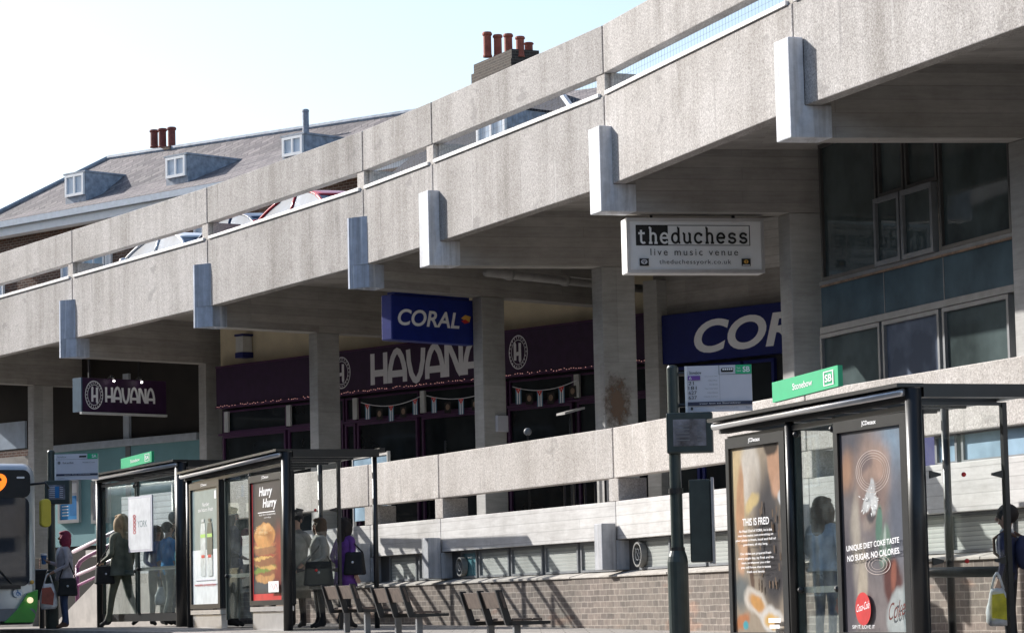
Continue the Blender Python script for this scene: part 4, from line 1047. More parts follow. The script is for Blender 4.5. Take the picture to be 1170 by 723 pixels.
dormer(h2, h2r, 546, 579, 131, 165, -.9, r2, zroof2, 'lead', roofm='slate_dark', depth=3)
mb = MB()
for s, t_ in ((.35,.55),): 
    q = [h2.px(x,y,-1.6) for x,y in ((622,119),(634,114),(646,121),(634,126))]
    mb.add([h2.p(u_,zroof2(dd)+.04,dd) for (u_,dd) in ((q[0][0],-1.6),(q[2][0],-1.6),(q[2][0],-2.3),(q[0][0],-2.3))], [(0,1,2,3)])
mb.build('skylight', 'pane_light', r2)
# tall sooty chimney with five pots
D2 = 92
ca_ = at_d(540,70,D2); cb_ = at_d(610,66,D2-4)
cs = Fr((ca_.x,ca_.y), (cb_.x,cb_.y)); 
ch2 = empty('chimney', tuple(cs.p(cs.len/2, 8, -.5)), 0, 'tall sooty brick chimney stack with five bright terracotta pots', 'chimney')
ztop = cs.px(560,66,0)[1]
mb = MB(); L2 = cs.len
L2 *= .80; cs.box(mb, .08, L2*.78, -.9, -.08, ztop-9, ztop-.62); cs.box(mb, -.04, L2*.82, -1.0, .04, ztop-.618, ztop-.30); cs.box(mb, .03, L2*.80, -.95, -.02, ztop-.298, ztop)
mb.build('stack', 'brick_black', ch2)
for x, yt, d in ((556.5,37,-.35),(568.5,40,-.65),(580.5,39,-.35),(594,42,-.35),(604,49,-.75)):
    pots(cs, ch2, (x,), (yt,), 66, d, 'pot2', .145)
# row of houses across the road, beyond the photographer's left shoulder: what the shop windows mirror
op = Fr((-24,-48), (-28,32)); oo = empty('opposite_terrace', tuple(op.p(20,-1.2,-4)), 0, 'brick terrace across the road facing the car park building', 'building')
M['opp_brick'] = bricks('opposite_brick', (.22,.15,.11), (.17,.12,.09), (.3,.27,.24), .08, .22, .01)
mb = MB(); op.box(mb, 0, op.len, -9, 0, -1.4, 10.5); mb.build('wall', 'opp_brick', oo)
mb = MB(); mb.extrude([op.p(-.3,10.5,.35), op.p(-.3,14,-4.5), op.p(-.3,10.5,-9.35)], V((op.t.x,op.t.y,0))*(op.len+.6)); mb.build('roof', 'slate_dark', oo)
for i in range(15):
    for z0, z1 in ((.2,2.4),(4,5.8),(7,8.6)):
        u = 2+i*5.1; window_on(op, oo, 0, 0, z0, z1, .004, 'pane_dark', 'white', (u,u+1.5))
op3 = Fr((-28.5,33), (-96,172)); o3 = empty('opposite_terrace', tuple(op3.p(60,-1.2,-4)), 0, 'long brick terrace further along the far side of the road', 'building')
mb = MB(); op3.box(mb, 0, op3.len, -9, 0, -1.4, 16); mb.build('wall', 'opp_brick', o3)
mb = MB(); mb.extrude([op3.p(0,16,.35), op3.p(0,20,-4.5), op3.p(0,16,-9.35)], V((op3.t.x,op3.t.y,0))*op3.len); mb.build('roof', 'slate_dark', o3)
for i in range(28):
    for z0, z1 in ((.2,2.4),(4,5.8),(7.6,9.4),(11.4,13)):
        u = 2+i*5.1; window_on(op3, o3, 0, 0, z0, z1, .004, 'pane_dark', 'white', (u,u+1.5))
op2 = Fr((-20,-52), (45,-48)); o2 = empty('opposite_terrace', tuple(op2.p(30,-1.2,-4)), 0, 'brick houses closing the street behind the photographer', 'building')
mb = MB(); op2.box(mb, 0, op2.len, -9, 0, -1.6, 11.5); mb.build('wall', 'opp_brick', o2)
mb = MB(); mb.extrude([op2.p(-.3,11.5,.35), op2.p(-.3,14.5,-4.5), op2.p(-.3,11.5,-9.35)], V((op2.t.x,op2.t.y,0))*(op2.len+.6)); mb.build('roof', 'slate_dark', o2)
for i in range(12):
    for z0, z1 in ((0,2.2),(4,5.8),(7.4,9)):
        u = 2+i*5.1; window_on(op2, o2, 0, 0, z0, z1, .004, 'pane_dark', 'white', (u,u+1.5))

# ================================================================== cars on the deck
M['car_glass'] = pane_dark('car_window_glass', (.10,.14,.20), .3, 0, .03)  # bluish sky reflection is put into the base colour, the gloss is nearly off
def paint(name, col): return plain(name, col, .22, .1, var=.03, spec=.7)
def car(label, pm, wheel_y=.74):
    rt = empty('parked_car', (0,0,0), 0, label, 'car', 'cars parked on the upper deck'); W2 = .86
    prof = [(-2.05,.28),(-2.1,.62),(-2.0,.86),(-1.35,.93),(1.0,.97),(1.95,.98),(2.08,.80),(2.08,.30)]
    mb = MB(); mb.extrude([(x,-W2,z) for x,z in prof], (0,2*W2,0)); body = mb.build('body', pm, rt, bevel=.07)
    yb, yt = W2-.05, W2-.24; NA = 18
    def arch(s_): return (-1.25+3.1*s_, .93+.52*(math.sin(math.pi*min(1,max(0,s_*.94+.03))))**.62)
    def wy(z): return yb+(yt-yb)*(z-.93)/.52
    top = [arch(i/NA) for i in range(NA+1)]
    mb = MB(); n = NA+1
    mb.add([(x,-wy(z),z) for x,z in top]+[(x,wy(z),z) for x,z in top], [tuple(range(n)), tuple(range(n,2*n))[::-1]]+[(i,i+1,n+i+1,n+i) for i in range(NA)]+[(NA,0,n,n+NA)]); mb.build('windows', 'car_glass', rt)
    rf = [(x,z) for x,z in [arch(i/40) for i in range(11,35)]]; mb = MB(); n = len(rf); m_ = 7; vs_ = []
    for x, z in rf:
        for k in range(m_): q = -1+2*k/(m_-1); vs_.append((x, q*(wy(z)+.012), z+.008+.035*(1-q*q)))
    vs2 = [(x,y,z-.03) for x,y,z in vs_]; N_ = n*m_
    fs_ = [(i*m_+k,i*m_+k+1,(i+1)*m_+k+1,(i+1)*m_+k) for i in range(n-1) for k in range(m_-1)]
    rim_ = [i*m_ for i in range(n)]+[(n-1)*m_+k for k in range(1,m_)]+[i*m_+m_-1 for i in range(n-2,-1,-1)]+[k for k in range(m_-2,0,-1)]
    mb.add(vs_+vs2, fs_+[tuple(N_+v for v in f[::-1]) for f in fs_]+[(rim_[i],rim_[(i+1)%len(rim_)],N_+rim_[(i+1)%len(rim_)],N_+rim_[i]) for i in range(len(rim_))]); mb.build('roof', pm, rt, smooth=True)
    for s in (-1,1):
        for (sa, sb_) in ((.0,.275),(.52,.52),(.86,1.0)):
            a_, b_ = arch(sa), arch(sb_)
            if sa == sb_: path = [(a_[0]+.02,s*(yb+.004),.94),(a_[0],s*(wy(a_[1])+.004),a_[1])]
            else: path = [(arch(sa+(sb_-sa)*q/5)[0], s*(wy(arch(sa+(sb_-sa)*q/5)[1])+.006), arch(sa+(sb_-sa)*q/5)[1]) for q in range(6)]
            mb = MB(); mb.tube(path, .035, 6); mb.build('pillar', pm, rt, smooth=True)
    for sx in (-1.3,1.3):
        for sy in (-1,1):
            mb = MB(); mb.tube([(sx,sy*(W2-.2),.31),(sx,sy*(W2+.01),.31)], .31, 20); wo = mb.build('wheel', 'tyre', rt)
            mb = MB(); mb.tube([(sx,sy*(W2-.02),.31),(sx,sy*(W2+.03),.31)], .19, 14); mb.build('rim', 'silver', wo)
    for sy in (-1,1):
        mb = MB(); mb.ell((-2.02,sy*.62,.72), (.10,.17,.09), 0, 10, 6); mb.build('headlight', 'headlamp', rt, smooth=True)
        mb = MB(); mb.box((2.04,sy*.70,.80), (.10,.16,.22)); mb.build('tail_light', 'red_print', rt, bevel=.02)
        mb = MB(); mb.ell((-.85,sy*(W2+.08),1.02), (.07,.10,.07), 0, 8, 6); mb.build('wing_mirror', pm, rt, smooth=True)
    return rt
def put_car(rt, k, x, d, flip=0):
    f = FB[k]; u = f.uz(x, 8.3, d); q = f.p(u, 7.25, d); rt.location = q
    rt.rotation_euler = (0,0,math.atan2(f.t.y,f.t.x)+(math.pi if flip else 0))
M['car_white'] = paint('white_car_paint', (.72,.73,.74)); M['car_blue'] = paint('dark_blue_car_paint', (.03,.05,.10)); M['car_red'] = paint('red_car_paint', (.42,.02,.03)); M['car_silver'] = paint('silver_car_paint', (.48,.5,.53))
put_car(car('white hatchback parked on the deck, farthest left in the parapet slot', 'car_white'), 2, 208, -2.4)
put_car(car('dark blue car on the deck between the white and the red one', 'car_blue'), 3, 291, -2.4)
put_car(car('bright red car parked behind the parapet slot', 'car_red'), 3, 366, -2.35)

# ================================================================== bus shelters
def U(f, x, z): return f.uz(x, z)
def shelter(label, near, far, zroof, depth, ads, pillars, end_px=None, overhang=(.12,.3), name_board=None, info=None, rib=9, roof_px=None, gl=None):
    """near and far: plan points of the front line; ads: list of (u0,u1,z0,z1,art)"""
    f = Fr(far, near); Ls = f.len; rt = empty('bus_shelter', tuple(f.p(Ls/2, GZ(f.a.y)-.0, -depth/2)), 0, label, 'shelter')
    g0 = GZ(far[1])-.02; g1 = GZ(near[1])-.02; gz_ = lambda u: g0+(g1-g0)*u/Ls
    z0f, z0n = zroof; zR = lambda u: z0f+(z0n-z0f)*u/Ls
    ov0, ov1 = overhang
    # roof: silver front gutter, black edge, side beams, ribs, glazing
    mb = MB(); a, b = (U(f,roof_px,zroof[0]) if roof_px else -ov0), Ls+.02
    mb.tube([f.p(a,zR(a)-.045,.10), f.p(b,zR(b)-.045,.10)], .036, 12); mb.build('gutter', 'silver', rt, smooth=True)
    mb = MB(); f.slant(mb, a, b, -.06, .05, zR(a)-.115, zR(b)-.115, zR(a)-.012, zR(b)-.012); mb.build('front_beam', 'blackmat', rt)
    mb = MB(); f.slant(mb, a+.1, b-.02, -.06, .0, zR(a)-.20, zR(b)-.20, zR(a)-.15, zR(b)-.15); mb.build('head_rail', 'black', rt)
    mb = MB(); f.slant(mb, a-.02, b+.03, -.10, .17, zR(a), zR(b), zR(a)+.035, zR(b)+.035); mb.build('roof_edge', 'black', rt)
    mb = MB(); f.slant(mb, a-.02, b+.03, -depth-.04, -depth+.05, zR(a)-.02, zR(b)-.02, zR(a)+.05, zR(b)+.05); mb.build('roof_edge', 'black', rt)
    for u in (a, b-.05):
        mb = MB(); f.slant(mb, u, u+.07, -depth+.052, -.102, zR(u)-.085, zR(u)-.085, zR(u)+.033, zR(u)+.033); mb.build('side_beam', 'black', rt)
    for i in range(1, rib):
        u = a+(b-a)*i/rib; mb = MB(); f.slant(mb, u-.025, u+.025, -depth+.052, -.102, zR(u)-.045, zR(u)-.045, zR(u)+.02, zR(u)+.02); mb.build('roof_rib', 'black', rt)
    mb = MB(); f.slant(mb, a+.08, b-.06, -depth+.06, -.11, zR(a)+.024, zR(b)+.024, zR(a)+.034, zR(b)+.034); mb.build('roof_glazing', 'roof_glass', rt)
    # posts
    for u, r in pillars:
        mb = MB(); mb.tube([f.p(u,gz_(u)-.05,0), f.p(u,zR(u)-.01,0)], r, 14); mb.build('post', 'black', rt, smooth=True)
    for u in (.1, Ls*.5, Ls-.05):
        mb = MB(); mb.tube([f.p(u,gz_(u)-.05,-depth+.1), f.p(u,zR(u)-.02,-depth+.1)], .04, 10); mb.build('rear_post', 'black', rt, smooth=True)
    # advert panels
    for (u0, u1, z0, z1, art, mats) in ads:
        mb = MB(); fw = .075
        f.box(mb, u0, u1, -.16, .0, z0, z1); ad = mb.build('advert_panel', 'blackmat', rt, bevel=.012)
        mb = MB(); f.box(mb, u0-.0, u1+.0, -.12, .03, z0-.09, z0-.02); f.box(mb, u0+.05, u1-.05, -.10, .0, gz_(u0), z0-.1); mb.build('panel_foot', 'silver', rt)
        mb = MB()
        for (p_, q_, c, e_) in ((u0,u1,z0,z0+fw),(u0,u1,z1-fw*1.4,z1),(u0,u0+fw,z0+fw,z1-fw*1.4),(u1-fw*1.6,u1,z0+fw,z1-fw*1.4)): f.box(mb, p_, q_, .002, .035, c, e_)
        mb.build('advert_frame', 'black', ad)
        mb = MB(); pn = f.panel(u0+fw, z0+fw, u1-fw*1.6, z1-fw*1.4, .004); art(pn, mb); mb.build('poster', mats, ad, recalc=False, uvf=pn.uv)
        mb = MB(); pn = f.panel(u0, z1-fw*1.4, u1, z1, .036); pn.text(mb, 'JCDecaux', .41,.25,.61,.75, 0, bold=.02); mb.build('maker_lettering', ['letter_white'], ad, recalc=False)
    # glass between the panels, with rail
    for (u0, u1, z0, z1, zr_) in (gl or []):
        mb = MB(); f.box(mb, u0, u1, -.05, -.042, z0, z1); g = mb.build('glass_panel', 'glass', rt)
        mb = MB()
        for u in (u0, u1-.03): f.box(mb, u, u+.03, -.075, -.02, z0-.02, zR(u)-.13)
        mb.build('glazing_bar', 'bottle', g)
        if zr_ is not None:
            mb = MB(); f.box(mb, u0+.03, u1-.03, -.09, -.055, zr_-.03, zr_+.03); mb.build('rail', 'steel', g)
            mb = MB()
            for u in (u0+.05, u1-.05):
                for z in (zr_, z1-.1): mb.ell(f.p(u,z,-.03), (.035,.035,.035), 0, 8, 6)
            mb.build('clamp', 'black', g)
    # end glazing at the near end
    if end_px:
        e0 = f.p(Ls-.02,0,-.10); ef = Fr((e0.x,e0.y), (e0.x-f.n.x*1.0, e0.y-f.n.y*1.0)); el = ef.uz(end_px, z0n*.5)
        zt_ = z0n-.16; zb_ = g1+.28
        mb = MB(); ef.box(mb, .03, el, -.004, .004, zb_, zt_); g = mb.build('end_glass', 'glass_end', rt)
        mb = MB(); ef.box(mb, el, el+.045, -.03, .03, g1-.05, zt_+.03); ef.box(mb, .0, el, -.02, .02, zt_+.002, zt_+.03); mb.build('end_frame', 'black', rt)
        mb = MB()
        for z in (zb_+(zt_-zb_)*.28, zb_+(zt_-zb_)*.68):
            for u, s in ((.05,1),(el-.02,-1)): mb.extrude([ef.p(u,z-.035,.012), ef.p(u+s*.11,z-.01,.012), ef.p(u+s*.11,z+.01,.012), ef.p(u,z+.035,.012)], V((ef.n.x,ef.n.y,0))*.02)
        mb.build('clamp', 'black', rt)
        mb = MB()
        for z in (zb_+(zt_-zb_)*.28, zb_+(zt_-zb_)*.68):
            q = ef.p(el*.5,z,.006); mb.ell(q, (.022,.022,.022), 0, 8, 6)
        mb.build('marker_dot', 'red_print', rt)
    # perch rail inside and back glass
    mb = MB(); um = Ls*.16; mb.tube([f.p(um,gz_(um)+.72,-depth+.35), f.p(Ls*.84,gz_(Ls*.84)+.72,-depth+.35)], .05, 8)
    mb.build('perch_rail', 'bottle', rt, smooth=True)
    if name_board:
        xa, xb, ya, yb, txt, code = name_board; dd = .0
        ua, zt_ = f.px(xa, (ya[0]+0), dd); ub, zt2 = f.px(xb, ya[1], dd); za = zR(ua)+.06
        hh = zt_-f.px(xa, yb[0], dd)[1]
        za = zt_-hh; zbn = zt2-hh
        mb = MB(); f.slant(mb, ua, ub, -.05, .0, za, zbn, zt_, zt2); nb = mb.build('name_board', 'green_sign', rt)
        mb = MB(); ex = (f.p(ub,zbn,0)-f.p(ua,za,0)); wv = ex.length
        pn = Pn(f.p(ua,za,0), ex.normalized(), V((0,0,1)), V((f.n.x,f.n.y,0)), wv, hh)
        pn.text(mb, txt, .32,.36,.62,.68, 0, bold=.01)
        for (p_, q_, c, e_) in ((.79,.15,.94,.20),(.79,.80,.94,.85),(.79,.20,.805,.80),(.925,.20,.94,.80)): pn.rect(mb, p_, q_, c, e_, 0)
        pn.text(mb, code, .815,.32,.915,.68, 0, bold=.02); mb.build('lettering', ['letter_white'], nb, recalc=False)
    return rt, f, gz_

# --- poster artwork
M['p_grey'] = plain('poster_grey_green', (.20,.27,.28), .3); M['p_pale'] = plain('poster_pale', (.70,.76,.78), .3)
M['p_white'] = plain('poster_white', (.80,.82,.84), .3); M['p_black'] = plain('poster_black', (.045,.042,.05), .3, var=.5, scale=3)
M['p_red'] = plain('poster_red', (.55,.05,.05), .3); M['p_redglow'] = plain('poster_red_smoke', (.30,.05,.03), .3, var=.7, scale=3)
M['p_bun'] = plain('poster_bun', (.62,.33,.12), .3, var=.35, scale=14); M['p_meat'] = plain('poster_meat', (.26,.11,.06), .3, var=.6, scale=16)
M['p_cheese'] = plain('poster_cheese', (.72,.45,.14), .3, var=.3, scale=16); M['p_lettuce'] = plain('poster_lettuce', (.20,.32,.08), .3, var=.6, scale=20)
M['p_can'] = plain('poster_can', (.50,.56,.57), .3, var=.25, scale=9); M['p_dark'] = plain('poster_dark_can', (.06,.08,.08), .3); M['p_lime'] = plain('poster_lime', (.35,.6,.15), .3)
M['p_fred'] = smear('poster_kitchen', [(.14,.12,.11),(.42,.30,.20),(.66,.52,.36),(.78,.68,.55)], 1.6, stretch=(1,1,.55))
M['p_skin'] = plain('poster_skin', (.70,.42,.28), .3, var=.18, scale=5); M['p_cloth'] = plain('poster_shirt', (.72,.62,.52), .3, var=.15, scale=4)
M['p_char'] = plain('poster_charcoal', (.07,.065,.065), .3, var=.4, scale=6); M['p_food'] = plain('poster_food', (.72,.40,.14), .3, var=.5, scale=12)
M['p_coke'] = smear('poster_face_blur', [(.10,.09,.10),(.30,.20,.17),(.40,.33,.30),(.24,.30,.38)], 1.9, stretch=(1,1,.6))
M['p_bottle'] = plain('poster_glass_bottle', (.14,.22,.17), .3, var=.5, scale=8); M['p_ice'] = plain('poster_splash', (.72,.74,.74), .3, var=.2, scale=12)
M['p_cola'] = plain('poster_cola', (.13,.035,.03), .3, var=.5, scale=9); M['p_arm'] = plain('poster_arm', (.50,.43,.34), .3, var=.2, scale=4)
def art_deo(pn, mb):
    pn.rect(mb, 0,0,1,1, 0); pn.rect(mb, 0,0,1,.47, 1)
    pn.text(mb, 'Number', .40,.845,.66,.88, 2); pn.text(mb, 'six hours fresh', .25,.80,.80,.835, 2)
    pn.rect(mb, .86,.90,.93,.97, 2)
    for cx, m1, m2 in ((.42,3,3),(.68,4,3)):
        pn.poly(mb, [(cx-.10,.25),(cx+.10,.25),(cx+.10,.62),(cx+.07,.70),(cx-.07,.70),(cx-.10,.62)], m1)
        pn.rect(mb, cx-.10,.25,cx+.10,.42, 3); pn.rect(mb, cx-.095,.575,cx+.095,.605, 5); pn.oval(mb, cx,.25,.10,.012, 3, 14)
        pn.rect(mb, cx-.05,.71,cx+.05,.735, m1); pn.rect(mb, cx-.06,.40,cx+.06,.425, 6)
    for i, w_ in enumerate((.36,.42)): pn.rect(mb, .5-w_,.205-.035*i,.5+w_,.215-.035*i, 7)
    pn.text(mb, 'invisible protection', .10,.150,.90,.178, 6)
mats_deo = ['p_grey','p_pale','letter_white','p_can','p_dark','p_lime','p_red','flag_white']
M['p_burgerphoto'] = photo_print('poster_burger_photo', (.040,.036,.042), [
 (.90,.38,.22,.24,0,.9,(.30,.045,.025)), (.80,.25,.20,.16,0,.9,(.22,.04,.03)), (.30,.12,.5,.06,0,.9,(.05,.07,.09)),
 (.42,.195,.33,.055,0,.15,(.50,.27,.11)), (.42,.235,.36,.03,0,.3,(.24,.10,.05)), (.40,.262,.40,.030,3,.3,(.16,.26,.05)), (.44,.285,.37,.025,-3,.3,(.58,.36,.12)), (.42,.325,.38,.045,0,.22,(.25,.105,.05)),
 (.40,.362,.39,.022,2,.3,(.62,.40,.13)), (.45,.383,.36,.018,-2,.3,(.34,.06,.04)), (.42,.425,.38,.050,0,.2,(.30,.14,.065)), (.41,.462,.37,.020,2,.3,(.60,.38,.14)), (.42,.475,.36,.022,0,.3,(.42,.09,.06)),
 (.42,.545,.355,.105,0,.10,(.55,.27,.09)), (.38,.585,.20,.045,8,.7,(.70,.42,.18)), (.60,.53,.12,.06,-20,.7,(.36,.15,.05))], warp=.055, wscale=11, grain=.55)
def art_burger(pn, mb):
    pn.rect(mb, 0,0,1,1, 0); pn.rect(mb, 0,0,1,.055, 1); pn.rect(mb, 0,.05,.04,1, 1)
    pn.text(mb, 'Hurry', .26,.855,.70,.955, 2, bold=.03, shear=.2); pn.text(mb, 'Hurry', .38,.755,.84,.855, 2, bold=.03, shear=.2)
    pn.rect(mb, .22,.735,.78,.742, 2); pn.text(mb, 'back for a limited time', .26,.712,.80,.728, 2); pn.text(mb, 'only', .42,.685,.66,.70, 2)
    for i in range(60):
        t = random.uniform(.25,2.9); r_ = random.uniform(.15,.92); pn.oval(mb, .42+.33*r_*math.cos(t), .548+.092*r_*math.sin(t), .011, .0045, 3, 6)
    pn.rect(mb, .64,.065,.97,.155, 2)
    for i in range(4): pn.strokes(mb, [[(0,0),(1,1)],[(0,1),(1,0)]][i%2:i%2+1], .68+.07*i,.085,.73+.07*i,.135, 1, .012)
mats_burger = ['p_burgerphoto','p_red','letter_white','p_sesame']
M['p_sesame'] = plain('poster_sesame', (.62,.48,.28), .3)
M['p_fredphoto'] = photo_print('poster_chef_photo', (0.273,0.223,0.167), [
 (.10,.86,.30,.30,0,.9,(0.496,0.384,0.223)), (.38,.86,.20,.20,8,.35,(0.484,0.446,0.397)), (.44,.78,.12,.14,-15,.6,(0.384,0.341,0.291)), (.70,.55,.30,.36,0,.5,(0.053,0.050,0.053)), (.80,.30,.26,.20,0,.5,(0.037,0.034,0.037)),
 (.85,.88,.12,.17,10,.3,(0.384,0.223,0.143)), (.92,.78,.10,.07,20,.3,(0.434,0.260,0.174)), (.97,.71,.07,.045,0,.3,(0.496,0.508,0.521)), (.80,.99,.14,.06,0,.3,(0.037,0.025,0.019)),
 (.16,.66,.085,.26,-8,.3,(0.409,0.236,0.136)), (.22,.46,.10,.09,25,.4,(0.459,0.285,0.180)), (.14,.36,.075,.06,-20,.5,(0.446,0.273,0.174)), (.40,.70,.14,.045,12,.4,(0.496,0.384,0.186)),
 (.34,.34,.05,.16,18,.3,(0.099,0.062,0.043)), (.12,.22,.20,.10,0,.6,(0.124,0.136,0.136)), (.42,.16,.24,.075,-8,.25,(0.471,0.434,0.384)), (.44,.155,.17,.05,-8,.4,(0.459,0.236,0.074)), (.72,.07,.24,.075,-5,.25,(0.496,0.477,0.446)), (.72,.065,.16,.045,-5,.4,(0.496,0.310,0.099)), (.14,.06,.16,.05,10,.4,(0.372,0.149,0.062)), (.20,.04,.06,.03,0,.4,(0.050,0.279,0.322))],
 warp=.09, wscale=4.5, grain=.35)
def art_fred(pn, mb):
    pn.rect(mb, 0,0,1,1, 0)
    for i in range(34):
        x = random.uniform(.50,.96); y = random.uniform(.20,.66); pn.poly(mb, [(x,y),(x+.022,y+.004),(x+.018,y+.045),(x-.004,y+.04)], 1)
    pn.text(mb, 'THIS IS FRED', .25,.572,.77,.612, 2, bold=.012)
    ln = ['As Head Chef of YORK, he is the','man that makes sure everything on','your plate is fresh, local and full of','goodness, all day long.','','Our dishes are prepared fresh','every single day, by Fred and his','team, so whatever you order','you will know that it tastes','fresh and lovely.']
    for i, t in enumerate(ln):
        if t: w_ = .0105*len(t); pn.text(mb, t, .50-w_,.535-i*.0245,.50+w_,.551-i*.0245, 2, bold=.01)
    pn.rect(mb, .72,.05,.95,.075, 2); pn.rect(mb, .74,.02,.93,.04, 2)
mats_fred = ['p_fredphoto','p_weave','letter_white']
M['p_weave'] = plain('poster_chair_weave', (.11,.075,.05), .3, var=.5, scale=9)
M['p_colaphoto'] = photo_print('poster_cola_photo', (0.167,0.146,0.146), [
 (.20,.88,.35,.25,0,.9,(0.068,0.071,0.087)), (.10,.80,.14,.10,20,.8,(0.310,0.186,0.124)), (.80,.90,.30,.20,0,.9,(0.186,0.260,0.341)), (.52,.76,.34,.24,0,.5,(0.267,0.192,0.161)), (.64,.80,.16,.14,0,.7,(0.322,0.223,0.180)), (.42,.84,.10,.05,0,.6,(0.136,0.105,0.105)),
 (.50,.66,.28,.10,0,.6,(0.186,0.136,0.124)), (.18,.42,.10,.30,-14,.4,(0.322,0.291,0.248)), (.30,.24,.08,.22,-10,.4,(0.360,0.316,0.254)), (.08,.20,.12,.40,0,.6,(0.081,0.074,0.087)), (.62,.40,.30,.16,0,.8,(0.118,0.112,0.124)), (.88,.55,.16,.30,0,.8,(0.105,0.118,0.149)),
 (.42,.55,.10,.045,15,.5,(0.223,0.186,0.167)), (.47,.58,.07,.035,0,.5,(0.062,0.056,0.062)), (.45,.67,.12,.045,25,.35,(0.409,0.422,0.428)), (.52,.63,.055,.05,0,.3,(0.484,0.496,0.496)), (.40,.64,.05,.03,0,.3,(0.459,0.471,0.471)), (.50,.70,.04,.055,-20,.3,(0.446,0.459,0.471)),
 (.59,.52,.055,.10,-8,.3,(0.081,0.161,0.124)), (.68,.40,.09,.12,-16,.35,(0.124,0.198,0.155)), (.66,.42,.025,.10,-14,.4,(0.310,0.360,0.329)), (.78,.24,.16,.12,-14,.3,(0.081,0.028,0.025)), (.80,.27,.05,.09,-14,.4,(0.211,0.074,0.050)), (.87,.09,.22,.12,8,.22,(0.322,0.353,0.353)), (.98,.10,.06,.16,0,.4,(0.186,0.223,0.229))],
 warp=.11, wscale=4.0, grain=.40)
def art_cola(pn, mb):
    pn.rect(mb, 0,0,1,1, 0)
    for i in range(4): pn.ring(mb, .52,.79,.27-.030*i,.105-.013*i,.03, 5)
    for i in range(3): pn.ring(mb, .56,.33,.20-.05*i,.05-.013*i,.06, 5)
    for i in range(26):
        a = random.uniform(0,6.28); r_ = random.uniform(.03,.13); x = .47+r_*math.cos(a); y = .645+.5*r_*math.sin(a); s_ = random.uniform(.006,.02)
        pn.poly(mb, [(x,y),(x+s_*math.cos(a+.5),y+.4*s_*math.sin(a+.5)),(x+2.6*s_*math.cos(a),y+1.3*s_*math.sin(a)),(x+s_*math.cos(a-.5),y+.4*s_*math.sin(a-.5))], 4)
    pn.text(mb, 'Coke', .74,.055,1.0,.135, 3, shear=.45, rot=.12)
    pn.text(mb, 'UNIQUE DIET COKE TASTE', .10,.397,.94,.430, 2, bold=.012, rot=.035); pn.text(mb, 'NO SUGAR, NO CALORIES.', .11,.345,.95,.380, 2, bold=.012, rot=.035)
    pn.oval(mb, .34,.115,.125,.082, 1); pn.text(mb, 'Coca-Cola', .235,.098,.445,.135, 2, bold=.0, shear=.45, rot=.10)
    pn.text(mb, 'SIP IT, LOVE IT', .16,.015,.52,.035, 2)
mats_cola = ['p_colaphoto','p_red','letter_white','p_cola','p_ice','p_ripple']
M['p_ripple'] = plain('poster_ripple', (.50,.43,.40), .3, var=.2)

# nearest shelter
nN, nF = at_d(1050,690,26.5), at_d(830,690,30.4)
fN = Fr((nF.x,nF.y), (nN.x,nN.y))
zl, zrr = fN.px(830,482)[1], fN.px(1050,441)[1]
def U(f, x, z): return f.uz(x, z)
ftop = fN.px(868,496)[1]; ctop = fN.px(1000,476)[1]
fu0, fu1 = U(fN,835.5,.5), U(fN,903,.5); cu0, cu1 = U(fN,960,.5), U(fN,1043,.5)
sh1, f1, gz1 = shelter('nearest bus shelter, carrying a cooking advert and a cola advert', (nN.x,nN.y), (nF.x,nF.y), (zl,zrr), 1.55,
    [(fu0,fu1,-.36,ftop,art_fred,mats_fred), (cu0,cu1,-.36,ctop,art_cola,mats_cola)], ((cu1+.10,.075),(fu1+.06,.045)),
    name_board=(882,957,(437,417),(460,0),'Stonebow','SB'), info='near', rib=7, end_px=1147, roof_px=826,
    gl=[(U(fN,908,.5),U(fN,955,.5),-.4,fN.px(930,478)[1]-.02,fN.px(930,673)[1])])
# middle shelter
mN, mF = at_d(329,690,44), at_d(217,690,49)
fM = Fr((mF.x,mF.y), (mN.x,mN.y))
zl, zrr = fM.px(217,541)[1], fM.px(329,515)[1]
a0, a1 = U(fM,219,1), U(fM,253,1); b0, b1 = U(fM,287,1), U(fM,326,1); g0, g1_ = U(fM,256,1), U(fM,286,1)
sh2, f2, gz2 = shelter('middle bus shelter with a pale deodorant advert and a red burger advert', (mN.x,mN.y), (mF.x,mF.y), (zl,zrr), 1.5,
    [(a0,a1,fM.px(236,695)[1],fM.px(236,550)[1],art_deo,mats_deo), (b0,b1,fM.px(306,691)[1],fM.px(306,541)[1],art_burger,mats_burger)],
    ((b1+.09,.07),(.02,.05)), rib=9, end_px=386, roof_px=213.5, gl=[(g0,g1_,fM.px(270,706)[1],fM.px(270,538)[1],fM.px(270,657)[1])])
# farthest shelter
rN, rF = at_d(209,690,49.8), at_d(114,690,53)
fR = Fr((rF.x,rF.y), (rN.x,rN.y))
zl, zrr = fR.px(114,544)[1], fR.px(209,527)[1]
sh3, f3, gz3 = shelter('farthest bus shelter, all glass, with people behind a small YORK notice', (rN.x,rN.y), (rF.x,rF.y), (zl,zrr), 1.5, [],
    ((.02,.06),(fR.len-.04,.10)), name_board=(138,173,(524,515),(536,0),'Stonebow','SA'), rib=8, roof_px=112.5,
    gl=[(.10,fR.len*.44,fR.px(140,702)[1],fR.px(140,550)[1],fR.px(140,653)[1]), (fR.len*.45,fR.len-.16,fR.px(190,699)[1],fR.px(190,543)[1],fR.px(190,648)[1])])
mb = MB(); f3.box(mb, .1, f3.len-.14, -.08, .0, fR.px(160,706)[1]-.05, fR.px(160,699)[1]-.02); mb.build('bottom_rail', 'black', sh3)
ua, zt_ = fR.px(147,568,-.02); ub, _ = fR.px(174,568,-.02); _, zb_ = fR.px(160,630,-.02)
mb = MB(); f3.box(mb, ua, ub, -.035, -.01, zb_, zt_); nt_ = mb.build('notice_board', 'flag_white', sh3)
